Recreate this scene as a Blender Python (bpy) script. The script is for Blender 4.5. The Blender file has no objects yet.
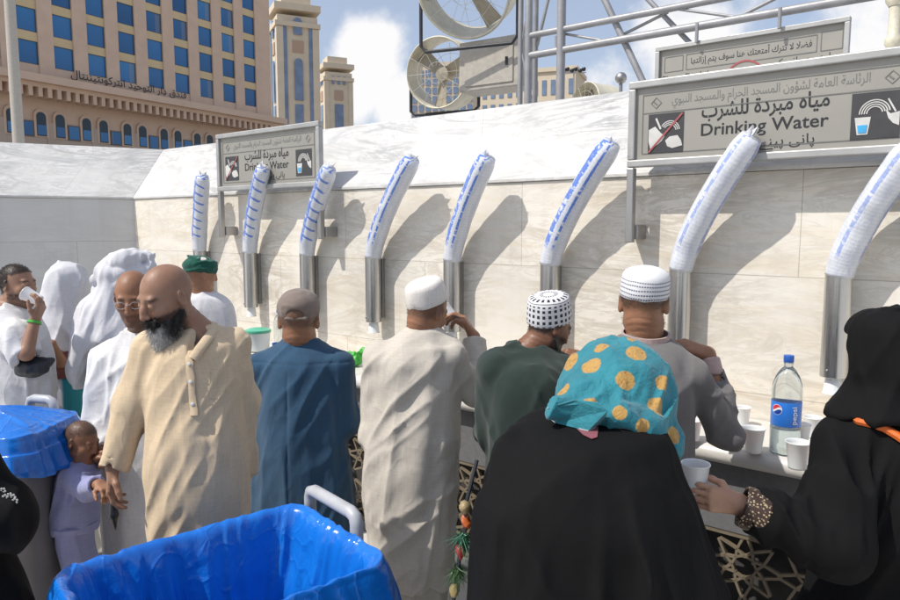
import bpy, bmesh, math, random
import numpy as np
from mathutils import Vector, Matrix

SC = bpy.context.scene
COL = SC.collection
random.seed(7)
R_ = np.random.default_rng(11)
V3 = lambda *a: np.array(a, dtype=float)

# ------------------------------------------------------------------ camera
FPX = 700.0
TANP = 75.0 / 700.0
PITCH = math.atan(TANP)
CP, SP = math.cos(PITCH), math.sin(PITCH)
EYE = V3(0, 0, 1.9)


def at(px, py, Y):
    """world point seen at photo pixel (px, py) at distance Y in front of the photographer"""
    u, v = (px - 450) / FPX, (300 - py) / FPX
    d = V3(u, CP + SP * v, -SP + CP * v)
    return EYE + d * (Y / d[1])


cam = bpy.data.cameras.new('camera')
cam.sensor_width = 36
cam.lens = 28
cam.clip_start = 0.05
cam.clip_end = 5000
camo = bpy.data.objects.new('camera', cam)
camo.location = EYE
camo.rotation_euler = (math.pi / 2 - PITCH, 0, 0)
COL.objects.link(camo)
SC.camera = camo
SC.view_settings.view_transform = 'Standard'
SC.view_settings.look = 'None'
SC.view_settings.gamma = 1
SC.view_settings.exposure = 0.0


# ------------------------------------------------------------------ tagging
def tag(o, label=None, cat=None, group=None, kind=None):
    if label: o['label'] = label
    if cat: o['category'] = cat
    if group: o['group'] = group
    if kind: o['kind'] = kind
    return o


def empty(name, loc, label=None, cat=None, group=None):
    o = bpy.data.objects.new(name, None)
    o.empty_display_size = 0.1
    o.location = [float(c) for c in loc]
    COL.objects.link(o)
    return tag(o, label, cat, group)


def origin(p):
    v = V3(0, 0, 0)
    while p is not None:
        v = v + np.array(p.location)
        p = p.parent
    return v


def link_mesh(name, verts, faces, mat, parent=None, loc=None, smooth=False, uv=None, attrs=None, bevel=0, recalc=False, sharp=None):
    """verts are world coordinates; the object gets its origin at loc (default: its thing's origin)"""
    me = bpy.data.meshes.new(name)
    verts = np.asarray(verts, dtype=float).reshape(-1, 3)
    base = origin(parent)
    if loc is not None:
        off = np.asarray(loc, float)
    else:
        off = base
    me.from_pydata((verts - off).tolist(), [], [list(map(int, f)) for f in faces] if not isinstance(faces, np.ndarray) else faces.tolist())
    if recalc:
        bm = bmesh.new(); bm.from_mesh(me)
        bmesh.ops.recalc_face_normals(bm, faces=bm.faces)
        bm.to_mesh(me); bm.free()
    if smooth:
        me.polygons.foreach_set('use_smooth', [True] * len(me.polygons))
        if sharp:
            me.set_sharp_from_angle(angle=math.radians(sharp))
    if uv is not None:
        L = me.uv_layers.new(name='uv')
        uv = np.asarray(uv, float)
        li = np.empty(len(me.loops), dtype=np.int32)
        me.loops.foreach_get('vertex_index', li)
        L.data.foreach_set('uv', uv[li].ravel())
    if attrs:
        for k, a in attrs.items():
            A = me.attributes.new(k, 'FLOAT', 'POINT')
            A.data.foreach_set('value', np.asarray(a, dtype=np.float32))
    if mat is not None:
        for m in (mat if isinstance(mat, (list, tuple)) else [mat]):
            me.materials.append(m)
    o = bpy.data.objects.new(name, me)
    o.location = (off - base).tolist()
    COL.objects.link(o)
    o.parent = parent
    if bevel:
        b = o.modifiers.new('bevel', 'BEVEL')
        b.width = bevel; b.segments = 2; b.limit_method = 'ANGLE'; b.angle_limit = math.radians(35)
    return o


def copy_tree(o, parent=None):
    c = o.copy()
    COL.objects.link(c)
    c.parent = parent
    for ch in list(o.children):
        copy_tree(ch, c)
    return c


def unit(v):
    v = np.asarray(v, float)
    return v / np.linalg.norm(v)


def frame(d, up=(0, 0, 1)):
    d = unit(d)
    up = np.asarray(up, float)
    if abs(np.dot(d, up)) > 0.98:
        up = V3(0, 1, 0) if abs(d[1]) < 0.9 else V3(1, 0, 0)
    x = unit(np.cross(up, d))
    y = np.cross(d, x)
    return x, y


class MB:
    """collects boxes, tubes, lathes and prisms, then links them as one mesh"""

    def __init__(s):
        s.v = []; s.f = []; s.u = []

    def add(s, v, f, uv=None):
        n = len(s.v)
        s.v += [tuple(map(float, p)) for p in v]
        s.f += [[n + i for i in q] for q in f]
        s.u += [tuple(map(float, p)) for p in uv] if uv is not None else [(0, 0)] * len(v)
        return s

    def box(s, c, size, ax=None):
        ax = np.eye(3) if ax is None else np.asarray(ax, float)
        c = np.asarray(c, float); h = np.asarray(size, float) / 2
        v = [c + ax[0] * h[0] * i + ax[1] * h[1] * j + ax[2] * h[2] * k for i in (-1, 1) for j in (-1, 1) for k in (-1, 1)]
        return s.add(v, [(0, 1, 3, 2), (4, 6, 7, 5), (0, 4, 5, 1), (2, 3, 7, 6), (0, 2, 6, 4), (1, 5, 7, 3)])

    def tube(s, pts, r, n=12, caps=True, squash=1.0, up=(0, 0, 1)):
        pts = [np.asarray(p, float) for p in pts]
        rs = r if hasattr(r, '__len__') else [r] * len(pts)
        v = []; uv = []
        x = None
        for i, p in enumerate(pts):
            a = pts[max(i - 1, 0)]; b = pts[min(i + 1, len(pts) - 1)]
            d = unit(b - a)
            if x is None:
                x, y = frame(d, up)
            else:
                x = unit(x - d * np.dot(x, d)); y = np.cross(d, x)
            for k in range(n):
                t = 2 * math.pi * k / n
                v.append(p + (x * math.cos(t) + y * math.sin(t) * squash) * rs[i])
                uv.append((k / n, i / max(1, len(pts) - 1)))
        f = [(i * n + k, i * n + (k + 1) % n, (i + 1) * n + (k + 1) % n, (i + 1) * n + k) for i in range(len(pts) - 1) for k in range(n)]
        if caps:
            f += [list(range(n))[::-1], [(len(pts) - 1) * n + k for k in range(n)]]
        return s.add(v, f, uv)

    def lathe(s, prof, n=24, c=(0, 0, 0), ax=None, sx=1, sy=1):
        """prof: (radius, height) pairs; ax rows are the x, y, z axes"""
        ax = np.eye(3) if ax is None else np.asarray(ax, float)
        c = np.asarray(c, float)
        v = []; uv = []
        m = n + 1
        for j, (r, h) in enumerate(prof):
            for k in range(m):
                t = 2 * math.pi * k / n
                v.append(c + ax[0] * r * sx * math.cos(t) + ax[1] * r * sy * math.sin(t) + ax[2] * h)
                uv.append((k / n, j / (len(prof) - 1)))
        f = [(j * m + k, j * m + k + 1, (j + 1) * m + k + 1, (j + 1) * m + k) for j in range(len(prof) - 1) for k in range(n)]
        return s.add(v, f, uv)

    def prism(s, poly, thick, c, ax):
        """poly in (x, y) of axes ax[0], ax[1]; from 0 to thick along ax[2]"""
        ax = np.asarray(ax, float); c = np.asarray(c, float)
        n = len(poly)
        v = [c + ax[0] * x + ax[1] * y for x, y in poly] + [c + ax[0] * x + ax[1] * y + ax[2] * thick for x, y in poly]
        f = [list(range(n))[::-1], list(range(n, 2 * n))] + [(i, (i + 1) % n, n + (i + 1) % n, n + i) for i in range(n)]
        return s.add(v, f)

    def build(s, name, mat, parent=None, loc=None, smooth=False, bevel=0, uv=False, sharp=40):
        return link_mesh(name, s.v, s.f, mat, parent, loc, smooth, s.u if uv else None, None, bevel, True, sharp if smooth else None)


# ------------------------------------------------------------------ signed distance modelling
_T = R_.random((32, 32, 32)).astype(np.float32)


def vn(P):
    """value noise 0..1"""
    i = np.floor(P).astype(np.int64)
    f = (P - i).astype(np.float32)
    f = f * f * (3 - 2 * f)
    i &= 31
    j = (i + 1) & 31
    x0, y0, z0 = i.T; x1, y1, z1 = j.T
    fx, fy, fz = f.T
    a = _T[x0, y0, z0] * (1 - fx) + _T[x1, y0, z0] * fx
    b = _T[x0, y1, z0] * (1 - fx) + _T[x1, y1, z0] * fx
    c = _T[x0, y0, z1] * (1 - fx) + _T[x1, y0, z1] * fx
    d = _T[x0, y1, z1] * (1 - fx) + _T[x1, y1, z1] * fx
    return (a * (1 - fy) + b * fy) * (1 - fz) + (c * (1 - fy) + d * fy) * fz


def folds(amp, f=(14, 14, 3), seed=0, rot=0.0, sharp=1.0, mask=None, axis='y'):
    """cloth creases: stretched ridged noise, optionally slanted, optionally masked"""
    f = np.array(f, float)
    if f[2] < f[0]: f = f * [1.2, 1.2, 0.6]
    c, s_ = math.cos(rot), math.sin(rot)

    def g(P):
        Q = P
        if rot:
            Q = P.copy()
            Q[:, 0] = P[:, 0] * c - P[:, 2] * s_
            Q[:, 2] = P[:, 0] * s_ + P[:, 2] * c
        W = Q * f * 0.45 + seed * 3.7
        w = np.stack([vn(W), vn(W + 9.1), vn(W + 17.3)], 1) - 0.5
        n = vn(Q * f + w * 1.6 + seed * 7.31)
        r = 1 - np.abs(2 * n - 1)
        r = r ** (sharp * 1.5) - 0.42
        n2 = vn(Q * f * 2.3 + w * 2 + seed * 5.1 + 3) - 0.5
        o = amp * 1.3 * (r * 1.3 + n2 * 0.5)
        return o * mask(P) if mask else o
    return g


def smin(a, b, k):
    if k <= 0:
        return np.minimum(a, b)
    h = np.clip(0.5 + 0.5 * (b - a) / k, 0, 1)
    return b * (1 - h) + a * h - k * h * (1 - h)


class SDF:
    def __init__(s):
        s.ops = []; s.disps = []

    def add(s, fn, k=0.02): s.ops.append(('u', fn, k)); return s
    def sub(s, fn, k=0.005): s.ops.append(('s', fn, k)); return s
    def cut(s, fn, k=0.002): s.ops.append(('i', fn, k)); return s
    def disp(s, fn): s.disps.append(fn); return s

    def __call__(s, P):
        d = np.full(len(P), 9.0)
        for t, fn, k in s.ops:
            e = fn(P)
            if t == 'u': d = smin(d, e, k)
            elif t == 's': d = -smin(-d, e, k)
            else: d = -smin(-d, -e, k)
        if s.disps:
            near = np.abs(d) < 0.08
            if near.any():
                Q = P[near]
                t = np.zeros(len(Q))
                for g in s.disps: t += g(Q)
                d[near] -= t
        return d


def cap(a, b, ra, rb=None):
    a = np.asarray(a, float); b = np.asarray(b, float)
    rb = ra if rb is None else rb
    ba = b - a; L = max(np.dot(ba, ba), 1e-9)

    def f(P):
        pa = P - a
        h = np.clip(pa @ ba / L, 0, 1)
        return np.sqrt(((pa - h[:, None] * ba) ** 2).sum(1)) - (ra + (rb - ra) * h)
    return f


def ball(c, r): return cap(c, np.asarray(c, float) + 1e-4, r, r)


def ell(c, r, R=None):
    c = np.asarray(c, float); r = np.asarray(r, float)

    def f(P):
        q = P - c
        if R is not None: q = q @ R
        k0 = np.sqrt(((q / r) ** 2).sum(1))
        k1 = np.sqrt(((q / r ** 2) ** 2).sum(1)) + 1e-9
        return k0 * (k0 - 1) / k1
    return f


def plane(p, n):
    p = np.asarray(p, float); n = unit(n)
    return lambda P: (P - p) @ n


def chain(pts, rs, k=0.02):
    fs = [cap(pts[i], pts[i + 1], rs[i], rs[i + 1]) for i in range(len(pts) - 1)]

    def f(P):
        d = fs[0](P)
        for g in fs[1:]: d = smin(d, g(P), k)
        return d
    return f


def sleeve(pts, rs, k=0.02, hollow=True):
    """a chain with a flat open end at its last point"""
    c = chain(pts, rs, k)
    e = np.asarray(pts[-1], float); d = unit(e - np.asarray(pts[-2], float))
    pl = plane(e, d)
    hole = cap(e - d * 0.05, e + d * 0.05, rs[-1] - 0.009)

    def f(P):
        near = ((P - e) ** 2).sum(1) < (rs[-1] * 2.2 + 0.05) ** 2
        o = c(P)
        o = np.where(near, np.maximum(o, pl(P)), o)
        if hollow: o = np.maximum(o, -hole(P))
        return o
    return f


def crom(rows, n=8):
    rows = np.asarray(rows, float)
    rows = rows[np.argsort(rows[:, 0])]
    out = []
    for i in range(len(rows) - 1):
        p1, p2 = rows[i], rows[i + 1]
        p0 = rows[i - 1] if i > 0 else p1 - (p2 - p1)
        p3 = rows[i + 2] if i + 2 < len(rows) else p2 + (p2 - p1)
        m1 = (p2 - p0) * 0.5 * (p2[0] - p1[0]) / max(1e-6, (p2[0] - p0[0]) * 0.5)
        m2 = (p3 - p1) * 0.5 * (p2[0] - p1[0]) / max(1e-6, (p3[0] - p1[0]) * 0.5)
        for j in range(n):
            t = j / n
            q = (2 * t ** 3 - 3 * t ** 2 + 1) * p1 + (t ** 3 - 2 * t ** 2 + t) * m1 + (-2 * t ** 3 + 3 * t ** 2) * p2 + (t ** 3 - t ** 2) * m2
            q[0] = p1[0] + (p2[0] - p1[0]) * t
            out.append(q)
    out.append(rows[-1])
    return np.array(out)


def loft(rows, yaw=0.0, grow=0.0, ex=2.0):
    """rows: (z, cx, cy, rx, ry); elliptical sections along z"""
    rw = crom(rows)
    c, s_ = math.cos(yaw), math.sin(yaw)

    def f(P):
        z = P[:, 2]
        g = [np.interp(z, rw[:, 0], rw[:, i]) for i in (1, 2, 3, 4)]
        dx, dy = P[:, 0] - g[0], P[:, 1] - g[1]
        if yaw: dx, dy = dx * c + dy * s_, -dx * s_ + dy * c
        rx, ry = np.maximum(g[2] + grow, 0.004), np.maximum(g[3] + grow, 0.004)
        if ex == 2.0:
            k0 = np.sqrt((dx / rx) ** 2 + (dy / ry) ** 2)
        else:
            k0 = (np.abs(dx / rx) ** ex + np.abs(dy / ry) ** ex) ** (1 / ex)
        k1 = np.sqrt((dx / rx ** 2) ** 2 + (dy / ry ** 2) ** 2) + 1e-6
        d = k0 * (k0 - 1) / k1
        dz = np.maximum(rw[0, 0] - z, z - rw[-1, 0])
        o = np.where(dz > 0, np.sqrt(np.maximum(d, 0) ** 2 + dz ** 2), np.maximum(d, dz))
        return o
    return f


def sdf_mesh(f, lo, hi, h, margin=0.014):
    lo = np.asarray(lo, float); hi = np.asarray(hi, float)
    # crop on a coarse grid
    hc = 0.05
    n = np.ceil((hi - lo) / hc).astype(int) + 1
    g = np.stack(np.meshgrid(*[np.arange(k) for k in n], indexing='ij'), -1).reshape(-1, 3)
    d = f(lo + g * hc)
    a = g[d < hc * 1.2 + margin]
    lo2 = lo + a.min(0) * hc - 0.03; hi2 = lo + a.max(0) * hc + 0.03
    B = 4
    nb = np.ceil((hi2 - lo2) / (h * B)).astype(int) + 1
    g = np.stack(np.meshgrid(*[np.arange(k) for k in nb], indexing='ij'), -1).reshape(-1, 3)
    d = np.empty(len(g), np.float32)
    for i in range(0, len(g), 200000):
        d[i:i + 200000] = f(lo2 + (g[i:i + 200000] + 0.5 - 0.5 / B) * h * B)
    V = d.reshape(nb).repeat(B, 0).repeat(B, 1).repeat(B, 2)
    act = g[np.abs(d) < h * B * 0.87 * 1.25 + margin]
    off = np.stack(np.meshgrid(*[np.arange(B)] * 3, indexing='ij'), -1).reshape(-1, 3)
    for i in range(0, len(act), 6000):
        ii = (act[i:i + 6000, None, :] * B + off[None]).reshape(-1, 3)
        V[ii[:, 0], ii[:, 1], ii[:, 2]] = f(lo2 + ii * h)
    S = V < 0
    cs = np.zeros(tuple(np.array(S.shape) - 1), np.uint8)
    for i in (0, 1):
        for j in (0, 1):
            for k in (0, 1):
                cs += S[i:S.shape[0] - 1 + i, j:S.shape[1] - 1 + j, k:S.shape[2] - 1 + k]
    A = (cs > 0) & (cs < 8)
    ids = np.full(A.shape, -1, np.int32)
    idx = np.argwhere(A)
    ids[A] = np.arange(len(idx), dtype=np.int32)
    co = np.array([(i, j, k) for i in (0, 1) for j in (0, 1) for k in (0, 1)])
    val = np.stack([V[idx[:, 0] + c[0], idx[:, 1] + c[1], idx[:, 2] + c[2]] for c in co], 1)
    acc = np.zeros((len(idx), 3)); cnt = np.zeros(len(idx))
    for p in range(8):
        for q in range(p + 1, 8):
            if np.abs(co[p] - co[q]).sum() != 1: continue
            m = (val[:, p] < 0) != (val[:, q] < 0)
            t = np.where(m, val[:, p] / np.where(m, val[:, p] - val[:, q], 1), 0)
            acc += np.where(m[:, None], co[p] + t[:, None] * (co[q] - co[p]), 0)
            cnt += m
    verts = lo2 + (idx + acc / cnt[:, None]) * h
    quads = []
    for ax in range(3):
        sl0 = [slice(None)] * 3; sl1 = [slice(None)] * 3
        sl0[ax] = slice(0, -1); sl1[ax] = slice(1, None)
        X = S[tuple(sl0)] != S[tuple(sl1)]
        e = np.argwhere(X)
        b, c = (ax + 1) % 3, (ax + 2) % 3
        lim = np.array(A.shape)
        ok = (e[:, b] > 0) & (e[:, c] > 0) & (e[:, b] < lim[b]) & (e[:, c] < lim[c])
        e = e[ok]
        def cell(db, dc):
            q = e.copy(); q[:, b] += db; q[:, c] += dc
            return ids[q[:, 0], q[:, 1], q[:, 2]]
        Q = np.stack([cell(-1, -1), cell(0, -1), cell(0, 0), cell(-1, 0)], 1)
        ins = S[e[:, 0], e[:, 1], e[:, 2]]
        Q[~ins] = Q[~ins][:, ::-1]
        quads.append(Q)
    return verts, np.concatenate(quads)


def sdf_obj(name, f, mat, parent, h=0.006, box=None, attrs=None, margin=0.014, loc=None):
    c = origin(parent) if loc is None else np.asarray(loc, float)
    lo, hi = box if box is not None else (c + V3(-0.75, -0.75, -0.05), c + V3(0.75, 0.75, 2.15))
    v, q = sdf_mesh(f, lo, hi, h, margin)
    at_ = {k: g(v) for k, g in attrs.items()} if attrs else None
    return link_mesh(name, v, q, mat, parent, loc, True, None, at_)


def rot(yaw=0, pitch=0, roll=0):
    y, p, r = (math.radians(a) for a in (yaw, pitch, roll))
    Rz = np.array([[math.cos(y), -math.sin(y), 0], [math.sin(y), math.cos(y), 0], [0, 0, 1]])
    Rx = np.array([[1, 0, 0], [0, math.cos(p), -math.sin(p)], [0, math.sin(p), math.cos(p)]])
    Ry = np.array([[math.cos(r), 0, math.sin(r)], [0, 1, 0], [-math.sin(r), 0, math.cos(r)]])
    return Rz @ Rx @ Ry


# ------------------------------------------------------------------ materials
class NT:
    def __init__(s, name):
        s.m = bpy.data.materials.new(name)
        s.m.use_nodes = True
        s.t = s.m.node_tree
        s.b = s.t.nodes['Principled BSDF']

    def n(s, typ, **kw):
        o = s.t.nodes.new(typ)
        for k, v in kw.items():
            if k.startswith('i_'):
                o.inputs[int(k[2:])].default_value = v
            else:
                setattr(o, k, v)
        return o

    def l(s, a, b): s.t.links.new(a, b)

    def set(s, **kw):
        for k, v in kw.items():
            s.b.inputs[k.replace('_', ' ')].default_value = v
        return s

    def coord(s, which='Object', scale=(1, 1, 1), rotation=(0, 0, 0)):
        tc = s.n('ShaderNodeTexCoord'); mp = s.n('ShaderNodeMapping')
        mp.inputs['Scale'].default_value = scale; mp.inputs['Rotation'].default_value = rotation
        s.l(tc.outputs[which], mp.inputs['Vector'])
        return mp.outputs['Vector']

    def noise(s, vec, scale, detail=4, rough=0.55, dist=0.0):
        o = s.n('ShaderNodeTexNoise')
        o.inputs['Scale'].default_value = scale; o.inputs['Detail'].default_value = detail
        o.inputs['Roughness'].default_value = rough; o.inputs['Distortion'].default_value = dist
        if vec is not None: s.l(vec, o.inputs['Vector'])
        return o.outputs['Fac']

    def ramp(s, fac, stops, interp='LINEAR'):
        o = s.n('ShaderNodeValToRGB')
        e = o.color_ramp; e.interpolation = interp
        while len(e.elements) < len(stops): e.elements.new(0.5)
        for el, (p, c) in zip(e.elements, stops):
            el.position = p
            el.color = (c, c, c, 1) if not hasattr(c, '__len__') else (*c, 1)
        s.l(fac, o.inputs['Fac'])
        return o.outputs['Color']

    def mix(s, fac, a, b, blend='MIX'):
        o = s.n('ShaderNodeMix', data_type='RGBA', blend_type=blend)
        for sock, val in ((o.inputs['Factor'], fac), (o.inputs[6], a), (o.inputs[7], b)):
            if hasattr(val, 'is_output'): s.l(val, sock)
            elif hasattr(val, '__len__'): sock.default_value = (*val, 1)
            else: sock.default_value = val
        return o.outputs[2]

    def math(s, op, a, b=0.0, c=None):
        o = s.n('ShaderNodeMath', operation=op)
        for i, val in enumerate((a, b) if c is None else (a, b, c)):
            if hasattr(val, 'is_output'): s.l(val, o.inputs[i])
            else: o.inputs[i].default_value = val
        return o.outputs[0]

    def attr(s, name):
        o = s.n('ShaderNodeAttribute', attribute_name=name)
        return o.outputs['Fac']

    def bump(s, height, strength=0.3, dist=0.01, prev=None):
        o = s.n('ShaderNodeBump')
        o.inputs['Strength'].default_value = strength; o.inputs['Distance'].default_value = dist
        s.l(height, o.inputs['Height'])
        if prev is not None: s.l(prev, o.inputs['Normal'])
        return o.outputs['Normal']

    def color(s, c):
        if hasattr(c, 'is_output'): s.l(c, s.b.inputs['Base Color'])
        else: s.b.inputs['Base Color'].default_value = (*c, 1)
        return s

    def rough(s, c):
        if hasattr(c, 'is_output'): s.l(c, s.b.inputs['Roughness'])
        else: s.b.inputs['Roughness'].default_value = c
        return s

    def normal(s, n): s.l(n, s.b.inputs['Normal']); return s


def dim(c, k): return tuple(min(1, x * k) for x in c)


def plain(name, c, rough=0.5, metal=0.0, var=0.12, scale=18, bump=0.0, **kw):
    t = NT(name)
    v = t.coord()
    n = t.noise(v, scale, 5)
    t.color(t.ramp(n, [(0.3, dim(c, 1 - var)), (0.7, dim(c, 1 + var))]))
    t.rough(t.ramp(t.noise(v, scale * 2.3, 3), [(0.3, max(0.02, rough - 0.08)), (0.7, min(1, rough + 0.08))]))
    t.set(Metallic=metal, **kw)
    if bump: t.normal(t.bump(t.noise(v, scale * 6, 5), bump, 0.004))
    return t.m


def cloth(name, c, rough=0.9, var=0.08, weave=900, wb=0.25, cb=0.35, cs=22, sheen=0.15, stripes=0):
    t = NT(name)
    v = t.coord()
    n = t.noise(v, 6, 6, 0.6)
    col = t.ramp(n, [(0.3, dim(c, 1 - var)), (0.7, dim(c, 1 + var))])
    if stripes:
        w = t.n('ShaderNodeTexWave', wave_type='BANDS', bands_direction='X')
        w.inputs['Scale'].default_value = stripes; w.inputs['Distortion'].default_value = 1.0
        t.l(v, w.inputs['Vector'])
        col = t.mix(t.math('MULTIPLY', w.outputs['Fac'], 0.12), col, dim(c, 0.6))
    sl1 = t.noise(t.coord('Object', (1, 1, 0.06)), 210, 3, 0.6)
    sl2 = t.noise(t.coord('Object', (0.08, 0.08, 1)), 240, 3, 0.6)
    slub = t.ramp(t.math('ADD', t.math('MULTIPLY', sl1, 0.5), t.math('MULTIPLY', sl2, 0.5)), [(0.38, 0.91), (0.62, 1.06)])
    col = t.mix(1.0, col, slub, 'MULTIPLY')
    t.color(col)
    t.rough(rough)
    t.set(Sheen_Weight=sheen, Sheen_Roughness=0.6, Specular_IOR_Level=0.18)
    fine = t.noise(v, weave, 2)
    # crisp pressed creases: ridges of a warped, drawn out noise
    rn = t.noise(t.coord('Object', (1, 1, 0.32), (0.12, 0.2, 0)), cs * 0.36, 2, 0.4, 0.3)
    rd = t.math('ABSOLUTE', t.math('SUBTRACT', rn, 0.5))
    ridge = t.ramp(rd, [(0.0, 1.0), (0.07, 0.45), (0.2, 0.0)])
    rn2 = t.noise(t.coord('Object', (1, 1, 0.6), (0.5, -0.6, 0.3)), cs * 0.5, 2, 0.4, 0.3)
    ridge2 = t.ramp(t.math('ABSOLUTE', t.math('SUBTRACT', rn2, 0.5)), [(0.0, 1.0), (0.06, 0.4), (0.18, 0.0)])
    where = t.ramp(t.noise(v, 5, 2), [(0.38, 0.15), (0.62, 1.0)])
    rr_ = t.math('MULTIPLY', t.math('ADD', ridge, t.math('MULTIPLY', ridge2, 0.7)), where)
    crease = t.noise(t.coord('Object', (1, 1, 0.55)), cs, 5, 0.6, 0.6)
    b1 = t.bump(rr_, cb * 0.42, 0.012, t.bump(crease, cb * 0.35, 0.010))
    t.normal(t.bump(fine, wb, 0.0015, b1))
    return t.m


def skin(name, c, lip=None, hair=(0.02, 0.016, 0.013), spots=0.12):
    t = NT(name)
    v = t.coord()
    n = t.noise(v, 30, 5, 0.6)
    n2 = t.ramp(t.noise(v, 16, 5, 0.6), [(0.35, 0.0), (0.68, 1.0)])
    col = t.ramp(n, [(0.25, dim(c, 1 - spots)), (0.75, dim(c, 1 + spots))])
    col = t.mix(t.math('MULTIPLY', n2, 0.32), col, (c[0] * 0.92, c[1] * 0.76, c[2] * 0.70))
    lip = lip or (c[0] * 0.75, c[1] * 0.5, c[2] * 0.5)
    col = t.mix(t.attr('lip'), col, lip)
    hn = t.noise(v, 420, 2)
    hm = t.math('MULTIPLY', t.attr('hair'), t.ramp(hn, [(0.3, 0.72), (0.6, 1.0)]))
    col = t.mix(hm, col, hair)
    t.color(col)
    t.rough(t.ramp(t.noise(v, 90, 4), [(0.3, 0.36), (0.7, 0.56)]))
    t.set(Subsurface_Weight=0.08, Subsurface_Radius=(0.012, 0.005, 0.003), Specular_IOR_Level=0.4)
    pores = t.noise(v, 350, 3)
    t.normal(t.bump(pores, 0.25, 0.0025, t.bump(t.noise(t.coord('Object', (1, 1, 2.2)), 75, 4, 0.6), 0.22, 0.004)))
    return t.m


def metal(name, c=(0.55, 0.55, 0.55), rough=0.32, brushed=True):
    t = NT(name)
    v = t.coord('Object', (60, 60, 2) if brushed else (20, 20, 20))
    n = t.noise(v, 6, 5)
    t.color(t.ramp(n, [(0.3, dim(c, 0.93)), (0.7, dim(c, 1.05))]))
    t.rough(t.ramp(n, [(0.3, rough - 0.04), (0.7, rough + 0.06)]))
    t.set(Metallic=1.0)
    return t.m


# ------------------------------------------------------------------ Arabic shaping (presentation forms, right to left)
_AR = {'ا': ('\uFE8D', '\uFE8E', None, None), 'أ': ('\uFE83', '\uFE84', None, None), 'إ': ('\uFE87', '\uFE88', None, None),
       'ب': ('\uFE8F', '\uFE90', '\uFE91', '\uFE92'), 'ت': ('\uFE95', '\uFE96', '\uFE97', '\uFE98'), 'ة': ('\uFE93', '\uFE94', None, None),
       'ج': ('\uFE9D', '\uFE9E', '\uFE9F', '\uFEA0'), 'ح': ('\uFEA1', '\uFEA2', '\uFEA3', '\uFEA4'), 'د': ('\uFEA9', '\uFEAA', None, None),
       'ر': ('\uFEAD', '\uFEAE', None, None), 'ز': ('\uFEAF', '\uFEB0', None, None), 'س': ('\uFEB1', '\uFEB2', '\uFEB3', '\uFEB4'),
       'ش': ('\uFEB5', '\uFEB6', '\uFEB7', '\uFEB8'), 'ض': ('\uFEBD', '\uFEBE', '\uFEBF', '\uFEC0'), 'ع': ('\uFEC9', '\uFECA', '\uFECB', '\uFECC'),
       'ف': ('\uFED1', '\uFED2', '\uFED3', '\uFED4'), 'ق': ('\uFED5', '\uFED6', '\uFED7', '\uFED8'), 'ك': ('\uFED9', '\uFEDA', '\uFEDB', '\uFEDC'),
       'ل': ('\uFEDD', '\uFEDE', '\uFEDF', '\uFEE0'), 'م': ('\uFEE1', '\uFEE2', '\uFEE3', '\uFEE4'), 'ن': ('\uFEE5', '\uFEE6', '\uFEE7', '\uFEE8'),
       'ه': ('\uFEE9', '\uFEEA', '\uFEEB', '\uFEEC'), 'و': ('\uFEED', '\uFEEE', None, None), 'ؤ': ('\uFE85', '\uFE86', None, None),
       'ي': ('\uFEF1', '\uFEF2', '\uFEF3', '\uFEF4'), 'ئ': ('\uFE89', '\uFE8A', '\uFE8B', '\uFE8C'), 'پ': ('\uFB56', '\uFB57', '\uFB58', '\uFB59'),
       'ی': ('\uFBFC', '\uFBFD', '\uFBFE', '\uFBFF'), 'ے': ('\uFBAE', '\uFBAF', None, None), 'ک': ('\uFB8E', '\uFB8F', '\uFB90', '\uFB91'),
       'ص': ('\uFEB9', '\uFEBA', '\uFEBB', '\uFEBC'), 'ط': ('\uFEC1', '\uFEC2', '\uFEC3', '\uFEC4')}


def arabic(s):
    out = []
    for w in s.split(' '):
        r = []
        i = 0
        joined = False
        while i < len(w):
            ch = w[i]
            if ch == 'ل' and i + 1 < len(w) and w[i + 1] == 'ا':
                r.append('\uFEFC' if joined else '\uFEFB'); joined = False; i += 2; continue
            fm = _AR.get(ch)
            if fm is None:
                r.append(ch); joined = False; i += 1; continue
            nxt = i + 1 < len(w) and w[i + 1] in _AR
            can = fm[2] is not None and nxt
            r.append(fm[3] if joined and can else fm[1] if joined else fm[2] if can else fm[0])
            joined = can
            i += 1
        out.append(''.join(r[::-1]))
    return ' '.join(out[::-1])


def text_mesh(s, width, height, c, ax, mat, parent, name='lettering', bold=0.0, thick=0.0015, arab=False, fit=True):
    """flat raised lettering centred at c, in the plane of ax[0] (right) and ax[1] (up), facing ax[2]"""
    cu = bpy.data.curves.new('lettering', 'FONT')
    cu.body = arabic(s) if arab else s
    cu.offset = bold
    cu.resolution_u = 3
    ob = bpy.data.objects.new('lettering', cu)
    COL.objects.link(ob)
    me = ob.evaluated_get(bpy.context.evaluated_depsgraph_get()).to_mesh()
    v = np.array([tuple(p.co) for p in me.vertices])
    f = [list(p.vertices) for p in me.polygons]
    bpy.data.objects.remove(ob)
    lo, hi = v[:, :2].min(0), v[:, :2].max(0)
    sx = width / (hi[0] - lo[0]); sy = height / (hi[1] - lo[1])
    q = (v[:, :2] - (lo + hi) / 2) * [sx, sy]
    ax = np.asarray(ax, float)
    W = np.asarray(c, float) + q[:, :1] * ax[0] + q[:, 1:2] * ax[1] + thick * ax[2]
    return link_mesh(name, W, f, mat, parent)


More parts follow.
